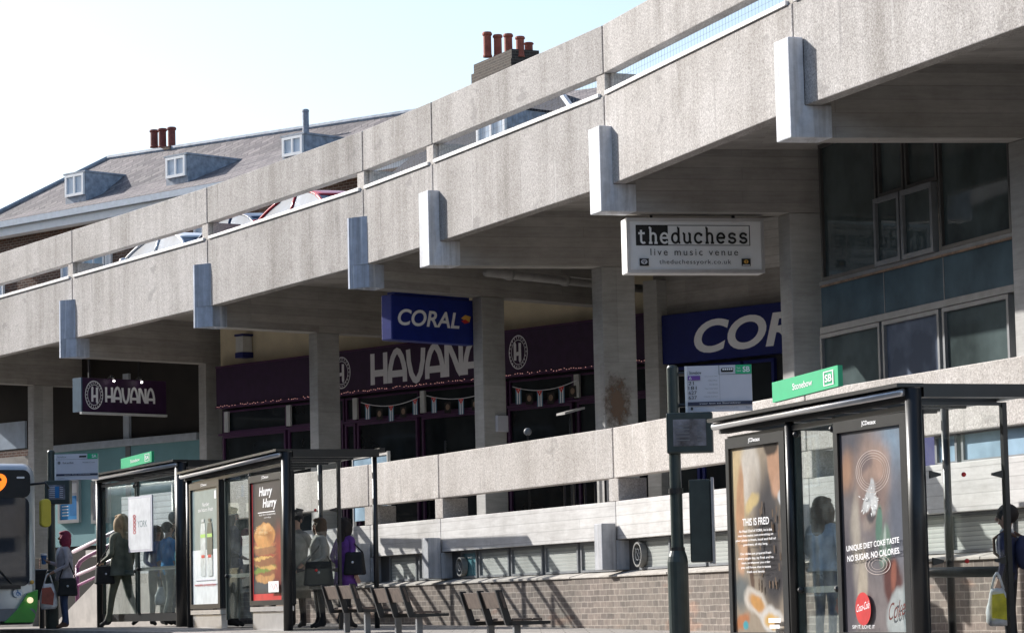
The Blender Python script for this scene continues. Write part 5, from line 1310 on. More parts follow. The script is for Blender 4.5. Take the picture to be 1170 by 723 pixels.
pn = f3.panel(ua, zb_, ub, zt_, -.01); mb = MB(); pn.rect(mb, .05,.04,.95,.96, 0); pn.text(mb, 'YORK', .40,.44,.80,.56, 1)
for i in range(5): pn.ring(mb, .27,.36+.07*i,.06,.035,.4, 2, 12)
mb.build('lettering', ['p_white','p_grey','p_red'], nt_, recalc=False)

# ================================================================== bus stop poles with flag and display
def stop_pole(label, x, D, ytop, flag_px, disp_px, art, thick=None):
    base = at_d(x, 700, D); g = GZ(base.y); top = at_d(x, ytop, D).z; H = top-g
    rt = empty('bus_stop_pole', (base.x, base.y, g), 0, label, 'bus stop')
    mb = MB(); c = (base.x, base.y, g)
    mb.lathe([(.115,-.1),(.115,.86),(.105,.92),(.085,.98),(.07,1.0),(.066,1.02),(.066,H-.03),(.05,H-.005),(.02,H)], 18, 0, c); mb.build('pole', 'bottle', rt, smooth=False)
    f = Fr((base.x-1,base.y+.10), (base.x+1,base.y-.10))
    xa, xb, ya, yb = flag_px; ua, zt_ = f.px(xa,ya,.0); ub, _ = f.px(xb,ya,0); _, zb_ = f.px(xa,yb,0)
    mb = MB(); f.box(mb, ua, ub, -.02, .02, zb_, zt_); fl = mb.build('flag', 'flag_white', rt)
    mb = MB(); f.box(mb, ua-.03, ua-.002, -.025, .025, zb_, zt_); mb.build('flag_edge', 'white', fl)
    mb = MB()
    for z in (zb_+.08, zt_-.08): mb.tube([f.p(1.0,z,0), f.p(ua,z,0)], .025, 6)
    mb.build('bracket', 'black', rt)
    pn = f.panel(ua, zb_, ub, zt_, .02); mb = MB(); art(pn, mb); mb.build('lettering', ['letter_white','green_sign','flag_navy','ink','violet_print','frame_mid'], fl, recalc=False)
    xa, xb, ya, yb = disp_px; ua, zt_ = f.px(xa,ya,.1); ub, _ = f.px(xb,ya,.1); _, zb_ = f.px(xa,yb,.1)
    mb = MB(); f.box(mb, ua, ub, -.05, .14, zb_, zt_); ds = mb.build('display_case', 'bottle', rt, bevel=.015)
    mb = MB(); e_ = .075; f.box(mb, ua+e_, ub-e_, .141, .146, zb_+e_, zt_-e_); mb.build('screen', 'screen', ds)
    return rt, f, ds, (ua,ub,zb_,zt_), c, H
def flag_sb(pn, mb):
    pn.text(mb, 'Stonebow', .03,.82,.22,.89, 3); pn.rect(mb, .49,.80,.50,1, 5); pn.rect(mb, .49,.795,1,.805, 5)
    pn.rect(mb, .75,.805,1,1, 1); pn.text(mb, 'SB', .865,.84,.975,.96, 0, bold=.02); pn.text(mb, 'York', .77,.91,.83,.95, 0); pn.text(mb, 'Centre', .77,.85,.84,.89, 0)
    pn.poly(mb, [(.53,.85),(.715,.85),(.72,.94),(.54,.94),(.525,.90)], 3)
    for i in range(5): pn.rect(mb, .55+.033*i,.89,.575+.033*i,.93, 0)
    pn.rect(mb, .01,.69,.20,.785, 4); pn.text(mb, '6', .03,.70,.065,.775, 0)
    for i, t in enumerate(('21','181','627','637')): pn.text(mb, t, .015,.59-.105*i,.015+.042*len(t),.665-.105*i, 3)
    for i, (t, w_) in enumerate((('University of York',.2),('Clifton Moor',.15),('Colton',.13),('Malton, Castle Howard',.2),('Fulford School',.16),('Wheldrake, Pocklington',.22))): pn.text(mb, t, .47-w_,.75-.088*i,.47,.775-.088*i, 5)
    pn.rect(mb, .5,.22,.503,.80, 5)
    pn.rect(mb, .0,.135,1,.215, 2); pn.text(mb, 'your bus to Stonebow', .18,.155,.82,.195, 0)
    pn.oval(mb, .06,.07,.02,.035, 3, 12); pn.text(mb, 'www.itravelyork.info', .42,.055,.78,.085, 5); pn.text(mb, 'York', .9,.05,.97,.09, 5)
p1, fp1, d1_, (ua,ub,zb_,zt_), c1, H1 = stop_pole('dark green bus stop pole with pale SB flag and display, nearest the camera', 776, 33, 417, (785,858.5,418.5,471), (761,814,472,518), flag_sb)
# printed rows on the screen
pn = fp1.panel(ua+.08, zb_+.08, ub-.08, zt_-.08, .146); mb = MB()
for i in range(5): pn.rect(mb, .08,.75-.14*i,.5,.79-.14*i, 0); pn.rect(mb, .75,.75-.14*i,.9,.79-.14*i, 0)
mb.build('display_rows', ['frame_mid'], d1_, recalc=False)
ua2, zt2 = fp1.px(787,548,-.02); ub2, _ = fp1.px(812,548,-.02); _, zb2 = fp1.px(800,642,-.02)
mb = MB(); fp1.box(mb, ua2, ub2, -.12, .06, zb2, zt2); tt = mb.build('timetable_case', 'bottle', p1, bevel=.015)
mb = MB(); fp1.box(mb, ub2+.002, ub2+.03, -.14, .08, zb2-.02, zt2+.02); mb.build('case_edge', 'steel', tt)
mb = MB(); ul_ = fp1.px(771,560,-.02)[0]; fp1.box(mb, ul_, ul_+.08, -.12, .02, zb2+.02, zt2-.1); tt2 = mb.build('timetable_case', 'bottle', p1, bevel=.01)
mb = MB()
for z in (zt2-.12, zb2+.14): mb.tube([(c1[0],c1[1],z-.03), (c1[0],c1[1],z+.03)], .085, 14)
mb.build('clamp', 'black', p1)
def flag_sa(pn, mb):
    pn.text(mb, 'Stonebow', .03,.86,.24,.93, 5); pn.rect(mb, 0,.79,1,.80, 5); pn.rect(mb, .75,.80,1,1, 1); pn.text(mb, 'SA', .86,.84,.97,.96, 0, bold=.02)
    pn.poly(mb, [(.55,.86),(.72,.86),(.73,.93),(.56,.93)], 3); pn.oval(mb, .07,.67,.035,.06, 5, 12); pn.text(mb, 'Park and Ride', .16,.63,.42,.70, 3); pn.text(mb, 'Monks Cross', .64,.64,.93,.69, 5)
    pn.rect(mb, 0,.16,1,.24, 2); pn.text(mb, 'your bus network', .2,.18,.82,.22, 0); pn.text(mb, 'itravelyork', .05,.05,.2,.09, 5)
p2, fp2, d2_, (ua,ub,zb_,zt_), c2, H2 = stop_pole('farther bus stop pole with pale SA flag and display, beside the standing woman', 59.5, 51, 514, (64.5,112,519,548.5), (51,80,549,576), flag_sa)
pn = fp2.panel(ua+.08, zb_+.08, ub-.08, zt_-.08, .146); mb = MB()
for i in range(6): pn.rect(mb, .05,.82-.14*i,.4,.86-.14*i, 0); pn.rect(mb, .7,.82-.14*i,.9,.86-.14*i, 0)
pn.rect(mb, .4,.1,.66,.9, 1); mb.build('display_rows', ['flag_white','poster_blue2'], d2_, recalc=False)
# litter bin behind the woman
q = at_d(48,690,53.5); rt = empty('litter_bin', (q.x,q.y,GZ(q.y)), 0, 'dark grey litter bin between the bus and the standing woman', 'bin')
mb = MB(); mb.lathe([(.05,0),(.05,.5)], 10, 0, (q.x,q.y,GZ(q.y))); mb.build('post', 'black', rt)
mb = MB(); mb.box((q.x,q.y,GZ(q.y)+.78), (.30,.28,.55)); mb.build('box', 'black', rt, bevel=.03)
mb = MB(); mb.box((q.x,q.y-.145,GZ(q.y)+.92), (.2,.02,.10)); mb.build('opening', 'ink', rt)

# ================================================================== benches
def bench(label=None):
    rt = empty('street_bench', (0,0,0), 0, label, 'bench', 'slatted benches along the brick wall'); Lb = 1.5
    for i in range(3):
        mb = MB(); mb.box8([(-.14+.115*i,0,.345),(-.03+.115*i,0,.345),(-.03+.115*i,Lb,.345),(-.14+.115*i,Lb,.345)], [(-.14+.115*i,0,.372),(-.03+.115*i,0,.372),(-.03+.115*i,Lb,.372),(-.14+.115*i,Lb,.372)]); mb.build('seat_slat', 'wood', rt, bevel=.004)
    for z0, z1 in ((.485,.665),):
        x0, x1 = -.232, -.292; mb = MB(); mb.box8([(x0,.0,z0),(x0+.03,.0,z0),(x0+.03,Lb,z0),(x0,Lb,z0)], [(x1,.0,z1),(x1+.03,.0,z1),(x1+.03,Lb,z1),(x1,Lb,z1)]); mb.build('backrest', 'wood', rt, bevel=.004)
    for y in (.04, Lb/2, Lb-.04):
        mb = MB(); mb.extrude([(-.21,y-.026,.30),(-.13,y-.026,.30),(-.25,y-.026,.685),(-.325,y-.026,.685)], (0,.052,0)); mb.extrude([(-.205,y-.026,.294),(.30,y-.026,.305),(.30,y-.026,.34),(-.15,y-.026,.342)], (0,.052,0)); mb.build('bracket', 'black', rt, bevel=.004)
    for y in (.25, Lb-.25):
        mb = MB(); mb.box((-.02,y,.12), (.075,.075,.36)); mb.build('leg', 'frame_mid', rt, bevel=.006)
    return rt
bn = bench()
def place_bench(o, x0, y0, D0, x1, y1, D1, label):
    a = at_d(x0,y0,D0); b = at_d(x1,y1,D1); dx = V((b.x-a.x,b.y-a.y)).normalized()
    z = a.z-.66; o.location = (a.x+dx.y*-.0+.0, a.y, z); ang = math.atan2(dx.y,dx.x)-math.pi/2
    off_ = Matrix.Rotation(ang,4,'Z') @ V((.29,0,0)); o.location = (a.x+off_.x, a.y+off_.y, z)
    o.rotation_euler = (0,0,ang); o['label'] = label
copies = [bn, copy_tree(bn), copy_tree(bn)]
# uprights run from the near end (right) to the far end (left)
place_bench(copies[0], 403,668.5, 40.3, 355,666.5, 42.3, 'slatted bench farthest along the wall, beside the woman in purple')
place_bench(copies[1], 460,671, 36.6, 414,669.5, 38.5, 'middle slatted bench, its end overlapping the bench to its left')
place_bench(copies[2], 570,676, 32.6, 519,674, 34.3, 'slatted bench nearest the camera, standing alone in front of bare brickwork')

# ================================================================== bus
def bus():
    D = 48.6; corner = at_d(45.5, 650, D); g = GZ(D)-.125
    kd = V((.46,-.89)).normalized(); rz_ = math.atan2(kd.y,kd.x)+math.pi/2
    ex = V((math.cos(rz_), math.sin(rz_)))             # bus local +x, to the viewer's right
    org = V((corner.x,corner.y))-ex*1.25
    rt = empty('single_deck_bus', (0,0,0), 0, 'grey and green single deck bus front with amber route number and yellow mirror', 'bus')
    def sect(y, w, zb, zt_, rr, n=5):
        pts = []
        for cx, cz, a0 in ((w-rr,zt_-rr,0),(-w+rr,zt_-rr,90),(-w+.08,zb+.08,180),(w-.08,zb+.08,270)):
            r_ = rr if a0 < 180 else .08
            pts += [(cx+r_*math.cos(R(a0+90*i/n)), y, cz+r_*math.sin(R(a0+90*i/n))) for i in range(n+1)]
        return pts
    secs = [sect(-.02,1.10,.34,2.72,.22), sect(.06,1.19,.28,2.80,.22), sect(.28,1.25,.24,2.86,.2), sect(.8,1.25,.24,2.88,.2), sect(10.4,1.25,.24,2.88,.2), sect(10.6,1.2,.3,2.8,.2)]
    mb = MB(); n = len(secs[0]); mb.add([p for s in secs for p in s], [(i*n+k,i*n+(k+1)%n,(i+1)*n+(k+1)%n,(i+1)*n+k) for i in range(len(secs)-1) for k in range(n)]+[tuple(range(n)), tuple(range((len(secs)-1)*n,len(secs)*n))])
    mb.build('body', 'bus_grey', rt, smooth=True)
    def rp(x0, x1, z0, z1, y, r_, n=5):
        pts = []
        for cx, cz, a0 in ((x1-r_,z1-r_,0),(x0+r_,z1-r_,90),(x0+r_,z0+r_,180),(x1-r_,z0+r_,270)):
            pts += [V((cx+r_*math.cos(R(a0+90*i/n)), y, cz+r_*math.sin(R(a0+90*i/n)))) for i in range(n+1)]
        return pts
    mb = MB(); mb.extrude(rp(-1.06,1.06,.86,2.30,-.05,.12), (0,.09,0)); mb.build('windscreen', 'bus_glass', rt)
    mb = MB(); mb.extrude(rp(-1.08,1.08,2.29,2.74,-.056,.12), (0,.09,0)); db = mb.build('destination_box', 'blackmat', rt)
    pn = Pn(V((.43,-.06,2.37)), V((1,0,0)), V((0,0,1)), V((0,-1,0)), .28, .31); mb = MB(); pn.text(mb, '9', .0,0,.9,1, 0, bold=.03); mb.build('route_number', ['amber'], db, recalc=False)
    mb = MB(); mb.extrude(rp(.85,.98,2.60,2.63,-.062,.01), (0,.01,0)); mb.build('marker_lamp', 'letter_white', db)
    mb = MB(); mb.box((-.1,-.06,.845), (2.0,.05,.06)); mb.tube([(-.6,-.09,.9),(.15,-.09,1.15)], .012, 5); mb.tube([(.75,-.09,.9),(.2,-.09,1.5)], .012, 5); mb.build('wiper', 'black', rt)
    mb = MB(); mb.extrude(rp(-1.16,1.16,.30,.50,-.045,.08), (0,.12,0)); mb.build('bumper', 'frame_mid', rt)
    for s in (-1,1):
        mb = MB(); mb.extrude([V((s*.62,-.062,.27)), V((s*1.12,-.062,.27)), V((s*1.20,-.03,.50)), V((s*1.22,.0,.80)), V((s*1.02,-.062,.74)), V((s*.86,-.062,.50))], (0,.1,0)); mb.build('corner_panel', 'bus_green', rt, bevel=.01)
        mb = MB(); mb.ell((s*1.06,-.07,.63), (.055,.04,.05), 0, 12, 8); mb.build('headlight', 'glow', rt, smooth=True)
        mb = MB(); mb.ell((s*1.10,-.05,.92), (.035,.03,.035), 0, 10, 6); mb.build('indicator', 'yellow_print', rt, smooth=True)
        arm = MB(); arm.tube([(s*1.05,.05,2.50),(s*1.28,-.22,2.52),(s*1.33,-.25,2.42)], .022, 6); ar = arm.build('mirror_arm', 'black', rt, smooth=True)
        mb = MB(); mb.extrude(rp(min(s*1.18,s*1.35),max(s*1.18,s*1.35),1.80,2.26,-.31,.07), (0,.13,0)); mb.build('mirror', 'mirror_yellow', ar, bevel=.02)
        for y in (2.6,8.2):
            mb = MB(); mb.tube([(s*1.0,y,.48),(s*1.255,y,.48)], .48, 22); wo = mb.build('wheel', 'tyre', rt); mb = MB(); mb.tube([(s*1.2,y,.48),(s*1.265,y,.48)], .27, 16); mb.build('rim', 'steel', wo)
        for i in range(6):
            y0 = .9+i*1.55; mb = MB(); mb.box((s*1.25,y0+.72,1.75), (.02,1.42,1.05)); mb.build('side_window', 'bus_glass', rt, bevel=.03)
    mb = MB(); mb.extrude([V((.86+.075*math.cos(2*math.pi*i/20),-.052,.72+.075*math.sin(2*math.pi*i/20)+.03)) for i in range(20)], (0,.02,0)); st = mb.build('sticker', 'letter_white', rt)
    pn = Pn(V((.80,-.053,.69)), V((1,0,0)), V((0,0,1)), V((0,-1,0)), .12, .12); mb = MB()
    pn.ring(mb, .5,.42,.26,.26,.3, 0); pn.strokes(mb, [[(.45,.95),(.5,.5),(.8,.45),(.9,.15)]], 0,0,1,1, 0, .016); mb.build('symbol', ['poster_blue2'], st, recalc=False)
    rt.location = (org.x, org.y, g); rt.rotation_euler = (0,0,rz_)
bus()

# ================================================================== people
M['skin'] = plain('skin', (.60,.38,.29), .55, var=.06, scale=12); M['skin_dark'] = plain('tanned_skin', (.30,.17,.11), .55, var=.06, scale=12)
for nm, c in (('hair_red',(.22,.02,.05)),('hair_dark',(0.022,0.016,0.014)),('hair_brown',(0.100,0.055,0.030)),('hair_fair',(0.340,0.240,0.130)),('hair_grey',(0.360,0.350,0.340)),
              ('cloth_grey',(0.360,0.342,0.378)),('cloth_greybrown',(0.270,0.261,0.234)),('cloth_purple',(0.128,0.042,0.240)),('cloth_olive',(0.117,0.126,0.090)),('cloth_blue',(0.054,0.360,0.792)),('cloth_teal',(0.090,0.396,0.468)),
              ('cloth_navy',(0.027,0.033,0.083)),('cloth_denim',(0.494,0.570,0.703)),('cloth_black',(0.026,0.026,0.029)),('jeans',(0.046,0.072,0.156)),('boots',(0.130,0.072,0.046)),('cloth_plaid',(0.198,0.234,0.486)),('cloth_white',(0.750,0.750,0.760)),('bag_yellow',(0.750,0.620,0.030)),('bag_white',(0.720,0.720,0.730)),('bag_black',(0.015,0.015,0.016)),('bag_orange',(0.550,0.090,0.050)),('cup_blue',(0.050,0.130,0.300))):
    M[nm] = plain(nm, c, .8, var=.28, scale=9, bmp=.15)

def person(px, D, yhead, face, label, top='cloth_black', legs='jeans', shoes='boots', hair='hair_dark', style='short', skin='skin',
           armL='down', armR='down', short_sleeve=False, stride=0.0, coat=None, coat_z=.75, head_s=1.0, lean=0.0, turn=0, inner=None, wide=1.0):
    base = at_d(px, 700, D); g = GZ(D); H = at_d(px, yhead, D).z-g; s = H/1.735
    rt = empty('person', (0,0,0), 0, label, 'person')
    vs, ed, rad, reg = [], [], [], []
    def av(p, r, pr=None, rg=None):
        vs.append(V(p)); rad.append(r); i = len(vs)-1
        if pr is not None: ed.append((pr,i)); reg.append(rg)
        return i
    ly = lambda z: -lean*(max(0,z-.95))
    pel = av((0,0,.93), .125); wa = av((0,ly(1.08),1.08), .115, pel, 'top'); ch = av((0,ly(1.27),1.27), .14*wide, wa, 'top'); uc = av((0,.005+ly(1.40),1.40), .095, ch, 'top')
    nk = av((0,.005+ly(1.50),1.495), .05, uc, 'neck'); h0 = av((0,-.012+ly(1.56),1.565), .066*head_s, nk, 'head'); h1 = av((0,-.006+ly(1.6),1.565+.072*head_s), .088*head_s, h0, 'head'); h2_ = av((0,.006+ly(1.6),1.565+.13*head_s), .058*head_s, h1, 'head')
    ends = {}
    for sd_, arm in ((1,armL),(-1,armR)):
        shx = .185*wide
        sh = av((sd_*shx, .0+ly(1.40), 1.395), .062, uc, 'top')
        el = {'down':(sd_*(shx+.05),.03,1.11), 'cup':(sd_*(shx+.03),-.02,1.12), 'hold':(sd_*(shx+.04),.02,1.12), 'pocket':(sd_*(shx+.10),.07,1.12), 'up':(sd_*(shx+.05),-.08,1.18)}[arm]
        wr = {'down':(sd_*(shx+.05),-.03,.87), 'cup':(sd_*(shx-.03),-.24,1.19), 'hold':(sd_*(shx+.0),-.20,1.02), 'pocket':(sd_*(shx-.02),-.07,.96), 'up':(sd_*(shx-.06),-.20,1.36)}[arm]
        el = V(el)+V((0,ly(1.12),0)); wr = V(wr)+V((0,ly(1.0),0))
        e_ = av(el, .046, sh, 'upper'); w_ = av(wr, .03, e_, 'fore'); dv = (wr-el).normalized()
        side = V((0,-1,0)) if abs(dv.z) > .7 else V((0,0,1))
        pm_ = av(wr+dv*.06, .034, w_, 'hand')
        wd = side.cross(dv).normalized() if abs(dv.z) <= .7 else side
        nrm = dv.cross(wd).normalized()*(1 if sd_ > 0 else -1)
        for j, (o, ln) in enumerate(((-.030,.060),(-.010,.075),(.010,.070),(.029,.052))):
            k0 = av(wr+dv*.10+wd*o, .0115, pm_, 'hand'); k1 = av(wr+dv*(.10+ln*.55)+wd*o*1.15+nrm*-.012, .010, k0, 'hand'); av(wr+dv*(.10+ln)+wd*o*1.2+nrm*-.032, .008, k1, 'hand')
        t0 = av(wr+dv*.045-wd*.042, .012, pm_, 'hand'); av(wr+dv*.085-wd*.058+nrm*-.02, .009, t0, 'hand')
        ends[sd_] = wr+dv*.10
    for sd_ in (1,-1):
        st = stride*sd_
        hp = av((sd_*.088,0,.88), .098, pel, 'leg'); kn = av((sd_*.095,-.015-st*.45,.49+abs(st)*.02), .062, hp, 'leg'); an = av((sd_*.10,.02-st*(.9 if st > 0 else 1.2),.095+(max(0,-st)*.25)), .044, kn, 'leg')
        he = av((sd_*.10,.045-st*(.9 if st > 0 else 1.2),.04+(max(0,-st)*.25)), .036, an, 'foot'); av((sd_*.115,-.14-st*(.9 if st > 0 else 1.15),.03), .032, an, 'foot')
    me = bpy.data.meshes.new('sk'); me.from_pydata([tuple(v) for v in vs], ed, []); ob = bpy.data.objects.new('sk', me); C.objects.link(ob)
    md = ob.modifiers.new('Skin', 'SKIN'); md.use_smooth_shade = True
    sv = me.skin_vertices[0].data if me.skin_vertices else None
    if sv is None:
        bm = bmesh.new(); bm.from_mesh(me); bm.verts.layers.skin.verify(); bm.to_mesh(me); bm.free(); sv = me.skin_vertices[0].data
    for i, r_ in enumerate(rad): sv[i].radius = (r_, r_); sv[i].use_root = (i == pel)
    sb = ob.modifiers.new('Sub', 'SUBSURF'); sb.levels = 2; sb.render_levels = 2
    dg = bpy.context.evaluated_depsgraph_get(); dg.update()
    m2 = bpy.data.meshes.new_from_object(ob.evaluated_get(dg)); bpy.data.objects.remove(ob); bpy.data.meshes.remove(me)
    m2.name = 'body'; m2.materials.clear()
    for k in (skin, top, legs, shoes): m2.materials.append(M[k])
    mi = {'head':0,'neck':0,'top':1,'upper':1,'fore':0 if short_sleeve else 1,'hand':0,'leg':2,'foot':3}
    segs = [(vs[a], vs[b], rad[a], rad[b], mi[r_]) for (a,b), r_ in zip(ed, reg)]
    for p in m2.polygons:
        c = p.center; best = 9; bi = 1
        for a, b, ra, rb, q in segs:
            ab = b-a; t_ = max(0, min(1, (c-a).dot(ab)/max(1e-9,ab.length_squared))); dd = (c-(a+ab*t_)).length-(ra+(rb-ra)*t_)
            if dd < best: best = dd; bi = q
        p.material_index = bi; p.use_smooth = True
    m2.transform(Matrix.Scale(s, 4))
    bo = bpy.data.objects.new('body', m2); C.objects.link(bo); attach(bo, rt)
    hs_ = head_s; hz = 1.565; hy = ly(1.6)
    def sc_build(mb, name, mats, **kw):
        mb.v = [v*s for v in mb.v]; return mb.build(name, mats, rt, **kw)
    # face
    mb = MB()
    for sx in (-.034,.034): mb.ell((sx*hs_,-.082*hs_+hy,hz+.075*hs_), (.011*hs_,.008*hs_,.008*hs_), 0, 8, 6)
    sc_build(mb, 'eye', ['bag_black'])
    mb = MB(); mb.ell((0,-.095*hs_+hy,hz+.048*hs_), (.013*hs_,.02*hs_,.022*hs_), 0, 8, 6)
    for sx in (-1,1): mb.ell((sx*.088*hs_,.005+hy,hz+.055*hs_), (.012*hs_,.022*hs_,.032*hs_), 0, 8, 6)
    sc_build(mb, 'nose_and_ears', [skin], smooth=True)
    mb = MB(); mb.ell((0,-.072*hs_+hy,hz+.008*hs_), (.024*hs_,.012*hs_,.008*hs_), 0, 8, 6); sc_build(mb, 'mouth', ['p_red'], smooth=True)
    # hair
    mb = MB()
    mb.ell((0,.022+hy,hz+.095*hs_), (.098*hs_,.105*hs_,.098*hs_), 0, 18, 12, .025)
    if style in ('bob','long'):
        for sx in (-1,1): mb.ell((sx*.078*hs_,.005+hy,hz+.01*hs_), (.045*hs_,.088*hs_,.130*hs_), 0, 14, 9, .03)
        mb.ell((0,.060*hs_+hy,hz+.0*hs_), (.100*hs_,.070*hs_,.15*hs_), 0, 14, 9, .04)
        mb.ell((0,-.035*hs_+hy,hz+.145*hs_), (.080*hs_,.06*hs_,.035*hs_), 0, 12, 8, .04)
    if style == 'long':
        mb.ell((0,.085*hs_+hy,hz-.14), (.10,.05,.20), 0, 14, 9, .05)
        for sx in (-1,1): mb.ell((sx*.075,.03+hy,hz-.10), (.038,.05,.17), 0, 10, 8, .05)
    if style == 'hat':
        mb.lathe([(.135,.115),(.14,.125),(.10,.13),(.098,.20),(.07,.225),(.02,.23)], 18, 0, (0,.005+hy,hz))
    sc_build(mb, 'hair' if style != 'hat' else 'hat', [hair], smooth=True)
    if coat:
        n = 22; rings = [(1.455,.085,.075),(1.40,.185*wide,.105),(1.28,.205*wide,.150),(1.08,.175*wide,.145),(.95,.185*wide,.155),(.80,.205*wide,.165),(coat_z,.22*wide,.175)]
        rings = [r_ for r_ in rings if r_[0] >= coat_z]; vs_, fs_ = [], []
        for i, (z, rx, ry) in enumerate(rings):
            for k in range(n):
                t_ = 2*math.pi*k/n; fold = 1+.03*math.sin(5*t_+i*.7)*(1 if z < 1.1 else .3)
                vs_.append((rx*fold*math.cos(t_), ry*fold*math.sin(t_)+ly(z)+.004, z))
        for i in range(len(rings)-1):
            for k in range(n): fs_.append((i*n+k,i*n+(k+1)%n,(i+1)*n+(k+1)%n,(i+1)*n+k))
        mb = MB(); mb.add(vs_, fs_); o = sc_build(mb, 'coat', [coat], smooth=True)
        sd2 = o.modifiers.new('Thickness','SOLIDIFY'); sd2.thickness = .012
    if inner:
        mb = MB(); mb.ell((0,-.085*wide+ly(1.3),1.27), (.07,.075,.19), 0, 12, 8); sc_build(mb, 'shirt_front', [inner], smooth=True)
    fv = V(face).normalized(); ang = math.atan2(fv.y,fv.x)+math.pi/2
    rt.location = (base.x, base.y, g); rt.rotation_euler = (0,0,ang)
    Mw = Matrix.Translation(rt.location) @ Matrix.Rotation(ang,4,'Z') @ Matrix.Scale(s,4)
    return rt, (lambda p: Mw @ V(p)), ends, s
def carrier(pos, w, h, d, mats, label, ang=0, name='carrier_bag', cat='bag', mi2=False):
    """soft plastic bag hanging from two loops at pos"""
    rt = empty(name, (pos.x,pos.y,pos.z-h), ang, label, cat); mb = MB(); n = 16; rings = []
    for i in range(9):
        q = i/8; z = -h*.28-h*.72*q; k = .55+.45*math.sin(min(1,q*1.25)*math.pi/2); k *= 1 if q < .9 else .8
        rings.append((z,k))
    vs, fs = [], []
    for i, (z,k) in enumerate(rings):
        for j in range(n):
            t = 2*math.pi*j/n; jt = 1+random.uniform(-.07,.07)
            vs.append((pos.x+w/2*k*jt*math.cos(t)*math.cos(ang)-d/2*k*jt*math.sin(t)*math.sin(ang), pos.y+w/2*k*jt*math.cos(t)*math.sin(ang)+d/2*k*jt*math.sin(t)*math.cos(ang), pos.z+z+random.uniform(-.01,.01)))
    for i in range(8):
        for j in range(n): fs.append((i*n+j,i*n+(j+1)%n,(i+1)*n+(j+1)%n,(i+1)*n+j))
    fs.append(tuple(range(8*n,9*n))); fs.append(tuple(range(n))[::-1]); mb.add(vs, fs)
    o = mb.build('sack', mats[0], rt, smooth=True)
    mb = MB(); c_, s_ = math.cos(ang), math.sin(ang)
    for sg in (-1,1): mb.tube([(pos.x+sg*w*.26*c_,pos.y+sg*w*.26*s_,pos.z-h*.30),(pos.x+sg*w*.10*c_,pos.y+sg*w*.10*s_,pos.z-.02),(pos.x,pos.y,pos.z+.01)], .012, 6)
    mb.build('handles', mats[0], rt, smooth=True)
    if len(mats) > 1:
        pn = Pn(pos+V((-w*.38*c_,-w*.38*s_-d*.52,-h*.90)), V((c_,s_,0)), V((0,0,1)), V((s_,-c_,0)), w*.76, h*.55); mb = MB()
        pn.poly(mb, [(.05,.1),(.9,.0),(1,.6),(.75,.95),(.1,.9)], 0); mb.build('print', [mats[1]], rt, recalc=False)
    return rt
def shoulder_bag(pos, top, w, h, d, mat_, label, ang=0):
    rt = empty('handbag', (pos.x,pos.y,pos.z-h), ang, label, 'bag'); mb = MB(); c_, s_ = math.cos(ang), math.sin(ang)
    def q(x, y, z): return (pos.x+x*c_-y*s_, pos.y+x*s_+y*c_, pos.z+z)
    mb.box8([q(-w/2,-d/2,-h),q(w/2,-d/2,-h),q(w/2,d/2,-h),q(-w/2,d/2,-h)], [q(-w*.42,-d*.3,0),q(w*.42,-d*.3,0),q(w*.42,d*.3,0),q(-w*.42,d*.3,0)]); mb.build('pouch', mat_, rt, bevel=.03)
    mb = MB(); mb.tube([q(-w*.4,0,-.01), V(q(-w*.15,0,0)).lerp(V(top),.6), V(top), V(q(w*.15,0,0)).lerp(V(top),.6), q(w*.4,0,-.01)], .012, 6); mb.build('strap', mat_, rt, smooth=True)
    mb = MB(); mb.ell(q(0,-d/2,-h*.45), (.02,.012,.02), 0, 8, 6); mb.build('clasp', 'silver', rt)
    return rt

# woman by the pole
rt, W, E, s = person(74, 50.5, 607, (-1,-.28), 'woman with a red bob and grey jacket holding a cup beside the bus stop pole', 'cloth_grey', 'jeans', 'boots', 'hair_red', 'bob', 'skin_dark', armL='hold', armR='cup', coat='cloth_grey', coat_z=.86, inner='cloth_white')
h = W(E[-1]+V((0,-.02,-.06))); mb = MB(); mb.lathe([(.028,0),(.040,.12)], 14, 0, tuple(h)); mb.lathe([(.044,.121),(.044,.135),(.038,.145)], 14, 1, tuple(h))
rt2 = empty('coffee_cup', tuple(h), 0, 'blue takeaway cup in the raised hand of the woman with red hair', 'cup')
mb = MB(); mb.lathe([(.034,0),(.050,.15)], 14, 0, tuple(h)); mb.build('cup_body', 'cup_blue', rt2, smooth=False); mb = MB(); mb.lathe([(.053,.151),(.053,.17),(.046,.182)], 14, 0, tuple(h)); mb.build('lid', 'white', rt2)
h = W(E[1]+V((0,-.02,.0))); carrier(h, .30, .58, .18, ('bag_white','p_redglow'), 'white plastic carrier bag hanging from the arm of the woman with red hair', .3)
sh_ = W((.19,.02,1.42)); hb = W((.26,.02,.90)); shoulder_bag(hb, sh_, .34, .30, .14, 'bag_black', 'black shoulder bag at the hip of the woman with red hair', .2)
# people in and behind the farthest shelter
rt, W, E, s = person(139, 52.3, 588, (-.8,.5), 'long haired person in a dark olive coat stepping through the farthest shelter', 'cloth_olive', 'cloth_olive', 'cloth_black', 'hair_fair', 'long', armL='hold', armR='down', stride=.22, coat='cloth_olive', coat_z=.80, wide=1.1)
shoulder_bag(W((.26,-.12,.95)), W((.18,0,1.42)), .36, .32, .14, 'bag_black', 'black bag carried by the long haired person in olive', .5)
person(180, 52.2, 601, (.6,-.8), 'person in a blue checked shirt half hidden by the YORK notice', 'cloth_plaid', 'cloth_greybrown', 'cloth_black', 'hair_brown', 'bob', armL='hold', armR='hold')
rt, W, E, s = person(193, 51.0, 597, (.75,.65), 'person in a bright blue short sleeved shirt seen from behind', 'cloth_blue', 'cloth_greybrown', 'cloth_black', 'hair_dark', 'short', short_sleeve=True, stride=.12, wide=1.05)
